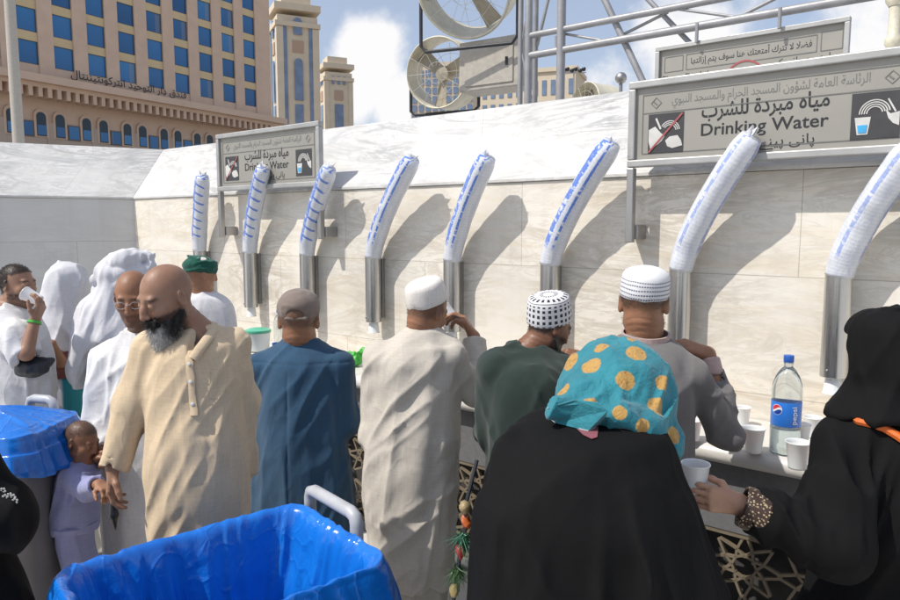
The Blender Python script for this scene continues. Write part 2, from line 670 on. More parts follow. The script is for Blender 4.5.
# ================================================================== light and sky
SUN_EL = math.radians(53)
SUN_DIR = unit(V3(-0.93, -0.36, 0)) * math.cos(SUN_EL) + V3(0, 0, math.sin(SUN_EL))   # towards the sun
sl = bpy.data.lights.new('sun', 'SUN')
sl.energy = 4.3
sl.angle = math.radians(0.5)
sl.color = (1.0, 0.955, 0.88)
so = bpy.data.objects.new('sun', sl)
so.rotation_euler = Vector(SUN_DIR.tolist()).to_track_quat('Z', 'Y').to_euler()
so.location = (-6, -3, 12)
COL.objects.link(so)

world = bpy.data.worlds.new('World')
SC.world = world
world.use_nodes = True
wt = world.node_tree
bg = wt.nodes['Background']
bg.inputs['Strength'].default_value = 0.15
sky = wt.nodes.new('ShaderNodeTexSky')
sky.sky_type = 'NISHITA'
sky.sun_disc = False
sky.sun_elevation = SUN_EL
sky.sun_rotation = math.atan2(SUN_DIR[0], SUN_DIR[1])
sky.altitude = 300
sky.air_density = 1.0
sky.dust_density = 2.2
sky.ozone_density = 1.5


def wn(t, **k):
    o = wt.nodes.new(t)
    for a, b in k.items(): setattr(o, a, b)
    return o


def wmath(op, a, b=0.0):
    o = wn('ShaderNodeMath', operation=op)
    for i, v in enumerate((a, b)):
        if hasattr(v, 'is_output'): wt.links.new(v, o.inputs[i])
        else: o.inputs[i].default_value = v
    return o.outputs[0]


wtc = wn('ShaderNodeTexCoord')


def cloud_dir(px, py):
    d = at(px, py, 100) - EYE
    return unit(d)


cl_noise = wn('ShaderNodeTexNoise')
cl_noise.inputs['Scale'].default_value = 9
cl_noise.inputs['Detail'].default_value = 9
cl_noise.inputs['Roughness'].default_value = 0.58
wt.links.new(wtc.outputs['Generated'], cl_noise.inputs['Vector'])
cover = None
for px, py, rad, st in [(372, 52, 0.085, 1.0), (350, 92, 0.075, 0.9), (405, 100, 0.10, 0.75), (860, 95, 0.17, 0.9), (700, 60, 0.15, 0.75),
                        (600, 110, 0.12, 0.7), (905, 45, 0.05, 0.6), (760, 0, 0.10, 0.5), (1300, 60, 0.4, 0.9), (-500, 120, 0.35, 0.8), (520, 140, 0.1, .5)]:
    dd = cloud_dir(px, py)
    vm = wn('ShaderNodeVectorMath', operation='DISTANCE')
    wt.links.new(wtc.outputs['Generated'], vm.inputs[0])
    vm.inputs[1].default_value = dd
    m = wmath('MULTIPLY', wmath('SUBTRACT', 1.0, wmath('DIVIDE', vm.outputs['Value'], rad)), st)
    m = wmath('MAXIMUM', m, 0.0)
    cover = m if cover is None else wmath('MAXIMUM', cover, m)
msk = wmath('ADD', wmath('MULTIPLY', cover, 0.9), wmath('SUBTRACT', wmath('MULTIPLY', cl_noise.outputs['Fac'], 1.5), 0.92))
mr = wn('ShaderNodeMapRange', interpolation_type='SMOOTHSTEP')
mr.inputs['From Min'].default_value = 0.0; mr.inputs['From Max'].default_value = 0.42
wt.links.new(msk, mr.inputs['Value'])
cmix = wn('ShaderNodeMix', data_type='RGBA')
wt.links.new(mr.outputs['Result'], cmix.inputs['Factor'])
# sky a little paler and hazier, as over a desert city
haz = wn('ShaderNodeMix', data_type='RGBA')
haz.inputs['Factor'].default_value = 0.34
wt.links.new(sky.outputs['Color'], haz.inputs[6])
haz.inputs[7].default_value = (5.0, 5.25, 6.0, 1)
wt.links.new(haz.outputs[2], cmix.inputs[6])
cmix.inputs[7].default_value = (6.6, 6.55, 6.6, 1)
wt.links.new(cmix.outputs[2], bg.inputs['Color'])

# ================================================================== wall frame
WA = unit(V3(1.257, -1, 0))          # along the fountain wall, to the right
WN = unit(V3(-1, -1.257, 0))         # out of the wall, towards the people
WO = V3(1.37, 3.23, 0)
UP = V3(0, 0, 1)
WAX = (WA, WN, UP)


def W(s, d, z): return WO + WA * s + WN * d + UP * z


def Zat(py, Y): return at(450, py, Y)[2]


def onz(px, py, z):
    u, v = (px - 450) / FPX, (300 - py) / FPX
    d = V3(u, CP + SP * v, -SP + CP * v)
    return EYE + d * ((z - EYE[2]) / d[2])


# ------------------------------------------------------------------ ground
def marble(name, c, vein, warm=0.0, tile=(0.95, 0.52), rough=0.35, slant=0.6, joint=0.006, veinamt=0.5):
    t = NT(name)
    uvn = t.n('ShaderNodeTexCoord')
    mp = t.n('ShaderNodeMapping'); mp.inputs['Rotation'].default_value = (0, 0, slant); mp.inputs['Scale'].default_value = (0.55, 2.2, 1)
    t.l(uvn.outputs['UV'], mp.inputs['Vector'])
    big = t.noise(mp.outputs['Vector'], 1.6, 8, 0.62, 1.4)
    fine = t.noise(mp.outputs['Vector'], 5.5, 10, 0.68, 2.0)
    v1 = t.ramp(big, [(0.44, 0.0), (0.5, 1.0), (0.56, 0.0)])
    v2 = t.ramp(fine, [(0.40, 0.0), (0.47, 0.75), (0.53, 0.0)])
    vv = t.math('MULTIPLY', t.math('MAXIMUM', v1, v2), t.math('MULTIPLY', t.ramp(t.noise(uvn.outputs['UV'], 1.1, 4), [(0.35, 0.0), (0.65, 1.0)]), veinamt))
    cloud = t.noise(uvn.outputs['UV'], 0.9, 6)
    base = t.ramp(cloud, [(0.3, dim(c, 0.9)), (0.7, dim(c, 1.06))])
    rust = t.ramp(t.noise(mp.outputs['Vector'], 2.4, 6, 0.7, 1.0), [(0.5, 0.0), (0.72, 1.0)])
    base = t.mix(t.math('MULTIPLY', rust, warm), base, (c[0] * 0.86, c[1] * 0.72, c[2] * 0.52))
    col = t.mix(vv, base, vein)
    br = t.n('ShaderNodeTexBrick')
    br.offset = 0.5
    br.inputs['Scale'].default_value = 1.0
    br.inputs['Brick Width'].default_value = tile[0]; br.inputs['Row Height'].default_value = tile[1]
    br.inputs['Mortar Size'].default_value = joint; br.inputs['Mortar Smooth'].default_value = 0.3
    br.inputs['Color1'].default_value = (1, 1, 1, 1); br.inputs['Color2'].default_value = (0.93, 0.93, 0.935, 1)
    br.inputs['Mortar'].default_value = (0.62, 0.60, 0.57, 1)
    t.l(uvn.outputs['UV'], br.inputs['Vector'])
    col = t.mix(1.0, col, br.outputs['Color'], 'MULTIPLY')
    sm = t.n('ShaderNodeMapping'); sm.inputs['Scale'].default_value = (9, 0.7, 1); t.l(uvn.outputs['UV'], sm.inputs['Vector'])
    run = t.ramp(t.noise(sm.outputs['Vector'], 1.0, 6, 0.65), [(0.5, 0.0), (0.75, 0.22)])
    col = t.mix(run, col, (c[0] * 0.62, c[1] * 0.58, c[2] * 0.50))
    spk = t.ramp(t.noise(uvn.outputs['UV'], 26, 6, 0.7), [(0.60, 0.0), (0.74, 0.30)])
    col = t.mix(spk, col, (c[0] * 0.6, c[1] * 0.55, c[2] * 0.46))
    t.color(col)
    t.rough(t.ramp(t.noise(uvn.outputs['UV'], 7, 6), [(0.3, rough), (0.7, rough + 0.2)]))
    t.normal(t.bump(br.outputs['Fac'], -0.4, 0.004))
    return t.m


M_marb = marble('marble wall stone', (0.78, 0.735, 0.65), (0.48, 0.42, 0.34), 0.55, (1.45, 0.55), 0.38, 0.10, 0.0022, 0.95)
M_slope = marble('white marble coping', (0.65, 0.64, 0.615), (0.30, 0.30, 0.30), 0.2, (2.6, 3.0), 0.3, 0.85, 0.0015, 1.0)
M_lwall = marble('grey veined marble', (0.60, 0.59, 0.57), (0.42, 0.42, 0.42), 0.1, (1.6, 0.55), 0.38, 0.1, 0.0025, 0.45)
M_floor = marble('white marble paving', (0.66, 0.64, 0.60), (0.45, 0.45, 0.45), 0.1, (0.6, 0.6), 0.3, 0.5, 0.004, 0.3)
M_count = marble('counter stone', (0.62, 0.60, 0.56), (0.42, 0.42, 0.41), 0.15, (1.4, 5.0), 0.28, 0.3, 0.003, 0.5)
M_desert = plain('sandy ground', (0.36, 0.31, 0.25), 0.9, scale=0.01)


def sheet(name, x0, y0, x1, y1, z, mat, kind='structure'):
    v = [(x0, y0, z), (x1, y0, z), (x1, y1, z), (x0, y1, z)]
    o = link_mesh(name, v, [(0, 1, 2, 3)], mat, uv=[(p[0], p[1]) for p in v])
    o['kind'] = kind
    return o


sheet('ground', -2500, -1500, 2500, 3000, -0.004, M_desert)
sheet('plaza_paving', -40, -30, 40, 40, 0.0, M_floor)

# ------------------------------------------------------------------ marble walls with sloping copings
FOLD, TOPZ, REC = 2.14, 2.67, 0.5
CS = -5.58
CORN = W(CS, 0, 0)
LA = unit(V3(-0.89, -0.45, 0))       # along the side wall, away from the corner
LN = unit(V3(0.45, -0.89, 0))


def mitre(off):
    A = np.array([WN[:2], LN[:2]])
    b = np.array([WO[:2] @ WN[:2] + off, CORN[:2] @ LN[:2] + off])
    x = np.linalg.solve(A, b)
    return V3(x[0], x[1], 0)


def wall_piece(name, p0s, p1s, mat_face, mat_slope, label, face_off=0.0):
    """p0s, p1s: plan points at offsets 0, -REC, -REC-0.6 for both ends"""
    root = empty(name, (p0s[0] + p1s[0]) / 2, label, 'wall')
    L = np.linalg.norm(p1s[0] - p0s[0])
    v = [p0s[0], p1s[0], p1s[0] + UP * FOLD, p0s[0] + UP * FOLD,
         p1s[2], p0s[2], p0s[2] + UP * FOLD, p1s[2] + UP * FOLD]
    f = [(0, 1, 2, 3), (4, 5, 6, 7), (0, 3, 6, 5), (1, 4, 7, 2), (3, 2, 7, 6)]
    uv = [(0, face_off), (L, face_off), (L, FOLD + face_off), (0, FOLD + face_off), (0, 0), (L, 0), (L, 2), (0, 2)]
    link_mesh('wall_face', v, f, mat_face, root, uv=uv)
    e = 0.012   # the coping stands slightly proud with a small drip edge
    q0 = p0s[0] + (p0s[0] - p0s[1]) / REC * e; q1 = p1s[0] + (p1s[0] - p1s[1]) / REC * e
    zb = FOLD + 0.002
    v = [q0 + UP * (zb), q1 + UP * zb, q1 + UP * (zb + 0.02), q0 + UP * (zb + 0.02),
         p1s[1] + UP * TOPZ, p0s[1] + UP * TOPZ, p1s[2] + UP * TOPZ, p0s[2] + UP * TOPZ, p0s[2] + UP * zb, p1s[2] + UP * zb]
    f = [(0, 1, 2, 3), (3, 2, 4, 5), (5, 4, 6, 7), (7, 6, 9, 8), (0, 3, 5, 7, 8), (1, 9, 6, 4, 2), (0, 8, 9, 1)]
    uv = [(0, 0), (L, 0), (L, 0.02), (0, 0.02), (L, 0.75), (0, 0.75), (L, 1.3), (0, 1.3), (0, 0), (L, 0)]
    link_mesh('coping', v, f, mat_slope, root, uv=uv, bevel=0.004)
    return root


m0, m1, m2 = mitre(0), mitre(-REC), mitre(-REC - 0.6)
wall_piece('fountain_wall', (m0, m1, m2), (W(3.2, 0, 0), W(3.2, -REC, 0), W(3.2, -REC - .6, 0)), M_marb, M_slope,
           'sunlit cream marble wall with sloping white top behind the water taps', -0.02)
l_end = [CORN + LA * 4.5 + LN * o for o in (0, -REC, -REC - .6)]
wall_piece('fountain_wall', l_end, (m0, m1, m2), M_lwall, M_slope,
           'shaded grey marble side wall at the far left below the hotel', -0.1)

# ------------------------------------------------------------------ counter with pierced front
CW = 0.5
counter = empty('drinking_counter', W(-1.0, CW, 0), 'long pale stone counter along the wall with pierced lattice front', 'counter')
s0, s1 = -5.3, 3.1
mb = MB()
prof = [(0.004, 0.93), (0.004, 1.0), (CW - 0.03, 1.0), (CW - 0.008, 0.992), (CW + 0.008, 0.975), (CW + 0.014, 0.955), (CW + 0.008, 0.935), (CW - 0.01, 0.922), (CW - 0.03, 0.918), (0.004, 0.918)]
nseg = 12
vv, ff, uu = [], [], []
for i in range(nseg + 1):
    s = s0 + (s1 - s0) * i / nseg
    acc = 0
    for j, (d, z) in enumerate(prof):
        if j: acc += math.hypot(d - prof[j - 1][0], z - prof[j - 1][1])
        vv.append(W(s, d, z)); uu.append((s, acc))
m = len(prof)
for i in range(nseg):
    for j in range(m - 1):
        ff.append((i * m + j, (i + 1) * m + j, (i + 1) * m + j + 1, i * m + j + 1))
ff += [list(range(m)), list(range(nseg * m, nseg * m + m))[::-1]]
link_mesh('countertop', vv, ff, M_count, counter, uv=uu, smooth=True, sharp=50)
M_apron = plain('dark grey granite apron', (0.16, 0.16, 0.165), 0.45, scale=40)
mb = MB(); mb.box(W((s0 + s1) / 2, CW - 0.10, 0.765), (s1 - s0, 0.06, 0.306), WAX); mb.build('apron', M_apron, counter, bevel=0.004)
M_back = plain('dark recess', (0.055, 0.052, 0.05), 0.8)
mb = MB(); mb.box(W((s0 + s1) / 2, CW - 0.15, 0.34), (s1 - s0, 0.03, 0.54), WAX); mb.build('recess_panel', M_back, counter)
mb = MB(); mb.box(W((s0 + s1) / 2, CW - 0.11, 0.035), (s1 - s0, 0.10, 0.068), WAX); mb.build('plinth', M_apron, counter, bevel=0.004)
M_latt = plain('pale bronze lattice', (0.25, 0.205, 0.145), 0.5, 0.3, scale=30)


def ribbon(mb, pts, w, th):
    """flat strap following pts (s, z) in the plane of the counter front"""
    for (a, b) in zip(pts[:-1], pts[1:]):
        a = np.array(a); b = np.array(b)
        t = b - a; L = np.linalg.norm(t)
        if L < 1e-5: continue
        t = t / L
        ax = (WA * t[0] + UP * t[1], WN, -WA * t[1] + UP * t[0])
        c = (a + b) / 2
        mb.box(W(c[0], CW - 0.085, c[1]), (L + w * 0.55, th, w), ax)


LP = 0.84
for k in range(10):
    sa = s0 + k * LP
    mb = MB()
    z0, z1 = 0.075, 0.606
    for i in range(3):
        for j in range(2):
            cx, cz = sa + 0.14 + 0.28 * i, z0 + 0.133 + 0.265 * j
            for q in range(8):                           # interlaced eight-pointed rosettes
                th = q * math.pi / 4 + math.pi / 8
                pts = []
                for r_, dth in ((0.05, -0.39), (0.085, 0.0), (0.150, 0.36)):
                    pts.append((cx + r_ * math.cos(th + dth) * 0.98, cz + r_ * math.sin(th + dth) * 0.9))
                pts2 = [(cx + r_ * math.cos(th + dth) * 0.98, cz + r_ * math.sin(th + dth) * 0.9) for r_, dth in ((0.05, 0.39), (0.085, 0.0), (0.150, -0.36))]
                ribbon(mb, pts, 0.011, 0.016)
                ribbon(mb, pts2, 0.011, 0.0155)
            ribbon(mb, [(cx + 0.05 * math.cos(q * math.pi / 4), cz + 0.05 * math.sin(q * math.pi / 4)) for q in range(9)], 0.010, 0.0165)
    for (a, b) in (((sa, z0), (sa + LP - .02, z0)), ((sa, z1), (sa + LP - .02, z1)), ((sa, z0), (sa, z1)), ((sa + LP - .02, z0), (sa + LP - .02, z1))):
        ribbon(mb, [a, b], 0.022, 0.022)
    mb.build('lattice_panel', M_latt, counter)

# ------------------------------------------------------------------ hotel far behind
M_stone = plain('rose tan facade stone', (0.62, 0.465, 0.355), 0.8, var=0.06, scale=0.6)
M_ochre = plain('ochre spandrel panel', (0.62, 0.49, 0.29), 0.8, var=0.06, scale=0.6)
M_taupe = plain('taupe stone', (0.46, 0.37, 0.30), 0.8, var=0.06, scale=0.6)
tg = NT('blue window glass')
vcd = tg.coord('Object', (0.12, 0.12, 0.12))
oi = tg.n('ShaderNodeObjectInfo')
gy = tg.n('ShaderNodeSeparateXYZ'); tg.l(tg.coord('Object', (1, 1, 0.36)), gy.inputs[0])
gm = tg.math('ADD', tg.math('MULTIPLY', oi.outputs['Random'], 0.55), tg.math('MULTIPLY', gy.outputs[2], 0.25))
curt = tg.math('MULTIPLY', tg.math('GREATER_THAN', tg.math('FRACT', tg.math('MULTIPLY', oi.outputs['Random'], 7.0)), 0.72), tg.math('GREATER_THAN', gy.outputs[0], 0.35))
tg.color(tg.mix(tg.math('MULTIPLY', curt, 0.35), tg.ramp(gm, [(0.0, (0.012, 0.085, 0.24)), (0.45, (0.025, 0.16, 0.40)), (0.9, (0.05, 0.26, 0.52))]), (0.25, 0.25, 0.24)))
tg.set(Roughness=0.12, Specular_IOR_Level=0.6)
M_glass = tg.m
M_dkglass = plain('dark arch glass', (0.015, 0.03, 0.05), 0.15, scale=0.3)
M_frame = plain('bronze window frame', (0.12, 0.10, 0.085), 0.5)

HC = at(267.5, 100, 120.0)
HC[2] = 0
HE = unit(V3(-0.51, -0.86, 0)); HN = unit(V3(0.86, -0.51, 0))
HAX = (-HE, HN, UP)


def H(t, d, z): return HC + HE * t + HN * d + UP * z


def hY(t): return H(t, 0, 0)[1]


zr1 = Zat(51, hY(39.1)); zr0 = Zat(18, hY(39.1)); step = zr0 - zr1
hotel = empty('hotel_building', H(24, 0, 0), 'broad tan hotel with rows of blue windows and Arabic lettering', 'building')
T1 = 66.0
zcor = Zat(80, hY(41.1))
mb = MB()
mb.box(H(T1 / 2 - 0.5, -11, zcor / 2), (T1 + 1, 20, zcor), HAX)                          # lower storeys, core
mb.box(H(T1 / 2 - 0.5, -11.6, zcor + 19), (T1 - 0.6, 21, 38), HAX)                      # tower core
mb.build('wall', M_stone, hotel)
rows_n = 7
wt_ = [3.67 + 4.42 * k for k in range(14)]
ww, wh = 2.55, 2.75
zt0 = zr1 - wh / 2 - 1.9
mb = MB()
edges = [-0.9] + [x for t_ in wt_ for x in (t_ - ww / 2, t_ + ww / 2)] + [T1 - 0.8]
for i in range(0, len(edges), 2):
    a, b = edges[i], edges[i + 1]
    mb.box(H((a + b) / 2, -0.75, zcor + 19), (b - a, 1.5, 38), HAX)
mb.build('pier', M_stone, hotel)
mb = MB()
for k in range(rows_n + 1):
    mo = MB()
    za = (zr1 + (k - 1) * step) + wh / 2 if k else zcor
    zb = zr1 + k * step - wh / 2
    for t_ in wt_:
        (mo if k else mb).box(H(t_, -0.75, (za + zb) / 2), (ww, 1.1, zb - za), HAX)
    if k: mo.build('spandrel', M_ochre, hotel)
mb.build('base_panel', M_stone, hotel)
# one window, then copies
wf = MB()
for sx in (-1, 1): wf.box((sx * (ww / 2 - 0.04), 0, 0), (0.08, 0.25, wh))
for sz in (-1, 1): wf.box((0, 0, sz * (wh / 2 - 0.04)), (ww - 0.16, 0.25, 0.08))
w0 = link_mesh('window', np.array(wf.v), wf.f, M_frame, None, (0, 0, 0), recalc=True)
g0 = link_mesh('pane', [(-ww / 2 + .08, -0.05, -wh / 2 + .08), (ww / 2 - .08, -0.05, -wh / 2 + .08), (ww / 2 - .08, -0.05, wh / 2 - .08), (-ww / 2 + .08, -0.05, wh / 2 - .08)], [(0, 1, 2, 3)], M_glass, w0)
hang = math.atan2(-HE[1], -HE[0])
first = True
cnt = 0
for k in range(rows_n):
    for t_ in wt_[:13]:
        if cnt >= 91: break
        o = w0 if first else copy_tree(w0)
        first = False
        o.parent = hotel
        o.location = (H(t_, -0.35, zr1 + k * step) - origin(hotel)).tolist()
        o.rotation_euler = (0, 0, hang)
        cnt += 1
# cornice with corbels, arcade band
mb = MB()
L0 = T1 + 2
mb.box(H(T1 / 2 - 1, 0.9, zcor + 0.35), (L0, 3.2, 0.9), HAX)
mb.box(H(T1 / 2 - 1, 0.6, zcor - 0.35), (L0, 2.4, 0.5), HAX)
for i in range(58):
    mb.box(H(-1.4 + i * 1.15, 0.75, zcor - 1.15), (0.5, 2.0, 1.1), HAX)
mb.build('cornice', M_stone, hotel)
zar = Zat(124, hY(33.6))
mb = MB()
mb.box(H(T1 / 2, -0.96, zar - 2.7), (T1, 0.3, 1.6), HAX)
for k in range(10):
    tt = 10 - 5.87 + k * 5.87 + 5.87 / 2
    mb.box(H(tt, -0.9, zar - 2.9), (1.0, 0.35, 5.6), HAX)
mb.build('arcade_band', M_taupe, hotel)


def arch_poly(w, h, n=8):
    return [(-w / 2, 0), (w / 2, 0)] + [(w / 2 * math.cos(a), h - w / 2 + w / 2 * math.sin(a)) for a in [math.pi * i / n for i in range(n + 1)]]


ar_t = []
pr = MB(); pr.prism(arch_poly(1.75, 3.4), 0.35, (0, 0, 0), (V3(1, 0, 0), UP, V3(0, 1, 0)))
a0 = link_mesh('arched_window', np.array(pr.v), pr.f, M_stone, None, (0, 0, 0), recalc=True)
pr = MB(); pr.prism(arch_poly(1.15, 2.9), 0.1, (0, 0.32, 0.12), (V3(1, 0, 0), UP, V3(0, 1, 0)))
link_mesh('pane', np.array(pr.v), pr.f, M_dkglass, a0, recalc=True)
pr = MB(); pr.box((0, 0.40, 0.85), (1.05, 0.06, 1.2)); pr.build('clear_pane', M_glass, a0)
q0 = MB(); q0.box((0, 0.2, 0), (1.25, 0.3, 1.9))
b0 = link_mesh('small_window', np.array(q0.v), q0.f, M_frame, None, (0, 0, 0), recalc=True)
q0 = MB(); q0.box((0, 0.36, 0), (1.0, 0.06, 1.6)); q0.build('pane', M_glass, b0)
fa = fb = True
for k in range(9):
    tc_ = 10 - 5.87 + k * 5.87
    for dt in (-1.75, 1.75):
        o = a0 if fa else copy_tree(a0); fa = False
        o.parent = hotel; o.location = (H(tc_ + dt, -1.05, zar - 2.0) - origin(hotel)).tolist(); o.rotation_euler = (0, 0, hang + math.pi)
    for dt in (-0.45, 0.45):
        pass
    o = b0 if fb else copy_tree(b0); fb = False
    o.parent = hotel; o.location = (H(tc_, -1.05, zar - 1.1) - origin(hotel)).tolist(); o.rotation_euler = (0, 0, hang + math.pi)
    o.scale = (1.3, 1, 1)
M_black = plain('black lettering paint', (0.012, 0.012, 0.013), 0.5)
ta = H(33.0, 0, 0); zt = Zat(91, hY(21))
text_mesh('فندق دار التوحيد انتركونتيننتال', 17.5, 1.35, H(25.4, 0.32, Zat(86.5, hY(25.4))), (-HE, UP, HN), M_black, hotel, bold=0.012, arab=True, thick=0.03)

# ------------------------------------------------------------------ towers beyond
M_cream = plain('cream tower stone', (0.60, 0.52, 0.40), 0.8, var=0.05, scale=0.3)
M_creamd = plain('tan tower stone', (0.42, 0.30, 0.22), 0.8, var=0.05, scale=0.3)
M_tgl = plain('tower strip glass', (0.16, 0.22, 0.33), 0.2, var=0.2, scale=0.3)


def tower(name, px0, px1, pytop, Y, label, strips, extra):
    xL, xR = at(px0, 100, Y)[0], at(px1, 100, Y)[0]
    w = xR - xL; zt = Zat(pytop, Y); cx = (xL + xR) / 2
    a = math.radians(24)
    ax = (V3(math.cos(a), math.sin(a), 0), V3(-math.sin(a), math.cos(a), 0), UP)
    b = w / (math.cos(a) + math.sin(a))
    c = V3(cx, Y + b / 2, 0)
    r = empty(name, c, label, 'building')
    P = lambda i, j, z: c + ax[0] * i * b / 2 + ax[1] * j * b / 2 + UP * z
    mb = MB()
    mb.box(P(0, 0, zt * 0.5 - 2), (b * 0.96, b * 0.96, zt - 4), ax)
    for i in (-1, 1):
        for j in (-1, 1): mb.box(P(i * 0.86, j * 0.86, zt * 0.5 - 4), (b * 0.16, b * 0.16, zt - 8), ax)
    mb.build('shaft', M_cream, r)
    mb = MB()
    mb.box(P(0, 0, zt - 7), (b * 1.08, b * 1.08, 1.6), ax); mb.box(P(0, 0, zt - 1.2), (b * 1.1, b * 1.1, 2.2), ax)
    mb.box(P(0, 0, zt + 1.6), (b * 0.7, b * 0.7, 3.4), ax)
    mb.build('crown_cornice', M_cream, r)
    for face, (axx, dn) in enumerate(((ax[0], -ax[1]), (ax[1], -ax[0]))):
        for (o_, ww_, za, zb, m_) in strips:
            mb = MB()
            if m_ == 'arch':
                mb.prism([(x, y) for x, y in arch_poly(ww_ * b, zb - za)], 0.6, c + axx * o_ * b + dn * (b * 0.48) + UP * za, (axx, UP, dn))
            else:
                mb.box(c + axx * o_ * b + dn * (b * 0.485) + UP * (za + zb) / 2, (ww_ * b, 0.5, zb - za), (axx, dn, UP))
            mb.build('glass_strip' if m_ != 'tan' else 'balcony_bay', M_tgl if m_ != 'tan' else M_creamd, r)
    return r, P, b, zt


Z2 = lambda py: Zat(py, 250.0)
tower('clock_court_tower'.replace('clock_court', 'cream'), 263, 318, 3, 250.0, 'tall cream stone tower with blue glass strips beside hotel',
      [(0, 0.2, Z2(100), Z2(58), 'arch'), (0, 0.2, Z2(128), Z2(104), 'box'), (0, 0.2, Z2(34), Z2(17), 'arch'), (0, 0.26, Z2(52), Z2(40), 'tan'),
       (-0.31, 0.09, 5, Z2(22), 'box'), (0.31, 0.09, 5, Z2(22), 'box')], None)
Z3 = lambda py: Zat(py, 330.0)
tower('cream_tower', 314, 352, 63, 330.0, 'shorter cream tower rising just above the small water sign',
      [(0, 0.3, Z3(128), Z3(104), 'box'), (0, 0.3, Z3(100), Z3(90), 'tan'), (-0.2, 0.09, Z3(84), Z3(76), 'arch'), (0, 0.09, Z3(84), Z3(76), 'arch'), (0.2, 0.09, Z3(84), Z3(76), 'arch')], None)

# long stepped building behind the fans
Y4 = 170.0
xl, xr = at(415, 90, Y4)[0], at(478, 90, Y4)[0]
zt4 = Zat(66, Y4)
ang = math.radians(-8)
bx = (V3(math.cos(ang), math.sin(ang), 0), V3(-math.sin(ang), math.cos(ang), 0), UP)
blk = empty('apartment_block', ((xl + xr) / 2, Y4 + 8, 0), 'pale grid fronted building behind the round fans', 'building')
c4 = V3((xl + xr) / 2, Y4 + 8, 0)
mb = MB(); mb.box(c4 + UP * zt4 / 2, (xr - xl, 16, zt4), bx)
mb.box(c4 + UP * (zt4 + 0.5) + bx[1] * 0.5, (xr - xl + 0.8, 17, 1.0), bx); mb.build('wall', M_cream, blk)
wv = MB(); wv.box((0, 0, 0), (1.15, 0.3, 1.5))
p0 = link_mesh('window', np.array(wv.v), wv.f, M_tgl, None, (0, 0, 0), recalc=True)
first = True
nx_ = 9
for k in range(8):
    for i in range(nx_):
        o = p0 if first else copy_tree(p0); first = False
        o.parent = blk
        q = c4 + bx[0] * ((i + 0.5) / nx_ - 0.5) * (xr - xl) - bx[1] * 8.0 + UP * (zt4 - 1.6 - k * 2.0)
        o.location = (q - origin(blk)).tolist(); o.rotation_euler = (0, 0, ang)
Y5 = 210.0
xl, xr = at(462, 90, Y5)[0], at(585, 90, Y5)[0]
blk2 = empty('apartment_block', ((xl + xr) / 2, Y5 + 8, 0), 'long low cream building with tall windows behind fan mast', 'building')
zt5 = Zat(74, Y5)
ang2 = math.radians(-20)
cx2 = (V3(math.cos(ang2), math.sin(ang2), 0), V3(-math.sin(ang2), math.cos(ang2), 0), UP)
c5 = V3((xl + xr) / 2, Y5 + 8, 0)
L5 = (xr - xl)
mb = MB(); mb.box(c5 + UP * zt5 / 2, (L5, 16, zt5), cx2); mb.box(c5 + UP * (zt5 + 0.6), (L5 + 1, 17, 1.2), cx2); mb.box(c5 - cx2[0] * L5 * 0.3 + UP * (zt5 + 2.5), (L5 * 0.25, 12, 4), cx2)
mb.build('wall', M_cream, blk2)
wv = MB(); wv.box((0, 0, 0), (1.3, 0.3, 4.2))
p0 = link_mesh('window', np.array(wv.v), wv.f, M_tgl, None, (0, 0, 0), recalc=True)
first = True
for k in range(3):
    for i in range(14):
        o = p0 if first else copy_tree(p0); first = False
        o.parent = blk2
        q = c5 + cx2[0] * ((i + 0.5) / 14 - 0.5) * L5 - cx2[1] * 8.0 + UP * (zt5 - 4.4 - k * 6.0)
        o.location = (q - origin(blk2)).tolist(); o.rotation_euler = (0, 0, ang2)


# ================================================================== street furniture and objects on the wall
M_steel = metal('brushed steel', (0.56, 0.55, 0.53), 0.3)
M_satin = plain('satin steel frame', (0.40, 0.40, 0.39), 0.55, 0.5, scale=8)
M_post = metal('dull steel post', (0.42, 0.41, 0.40), 0.42)
M_tube = plain('galvanised tube paint', (0.30, 0.30, 0.31), 0.5, 0.3, scale=10)
M_creamp = plain('cream enamel', (0.60, 0.56, 0.44), 0.45, scale=12)
M_fanb = plain('beige fan blade', (0.36, 0.32, 0.25), 0.5)
M_dark = plain('black painted steel', (0.02, 0.022, 0.028), 0.45)
M_greyb = plain('warm grey enamel', (0.40, 0.37, 0.32), 0.5)
M_wire = plain('pale wire guard', (0.55, 0.55, 0.53), 0.5)

# ------------------------------------------------------------------ signs
M_plate = plain('silver sign plate', (0.32, 0.305, 0.27), 0.45, 0.25, var=0.04, scale=4)
M_pict = plain('black pictogram panel', (0.045, 0.045, 0.047), 0.5)
M_white = plain('white sign print', (0.55, 0.54, 0.51), 0.5)
M_red = plain('red sign print', (0.36, 0.09, 0.09), 0.5)
M_blue = plain('blue cup print', (0.05, 0.35, 0.65), 0.5)
M_ink = plain('black sign print', (0.02, 0.02, 0.021), 0.5)
M_line = plain('grey sign rule', (0.16, 0.16, 0.15), 0.5)
SAX = (WA, UP, WN)


def flat(mb, poly, c, z, th=0.0012):
    mb.prism(poly, th, c + WN * z, SAX)


def ring_poly(mb, c, cx, cy, r, w, z, a0=0, a1=2 * math.pi, n=28, sy=1.0):
    for i in range(n):
        t0 = a0 + (a1 - a0) * i / n; t1 = a0 + (a1 - a0) * (i + 1) / n
        flat(mb, [(cx + (r + w / 2) * math.cos(t0), cy + (r + w / 2) * math.sin(t0) * sy), (cx + (r + w / 2) * math.cos(t1), cy + (r + w / 2) * math.sin(t1) * sy),
                  (cx + (r - w / 2) * math.cos(t1), cy + (r - w / 2) * math.sin(t1) * sy), (cx + (r - w / 2) * math.cos(t0), cy + (r - w / 2) * math.sin(t0) * sy)], c, z)


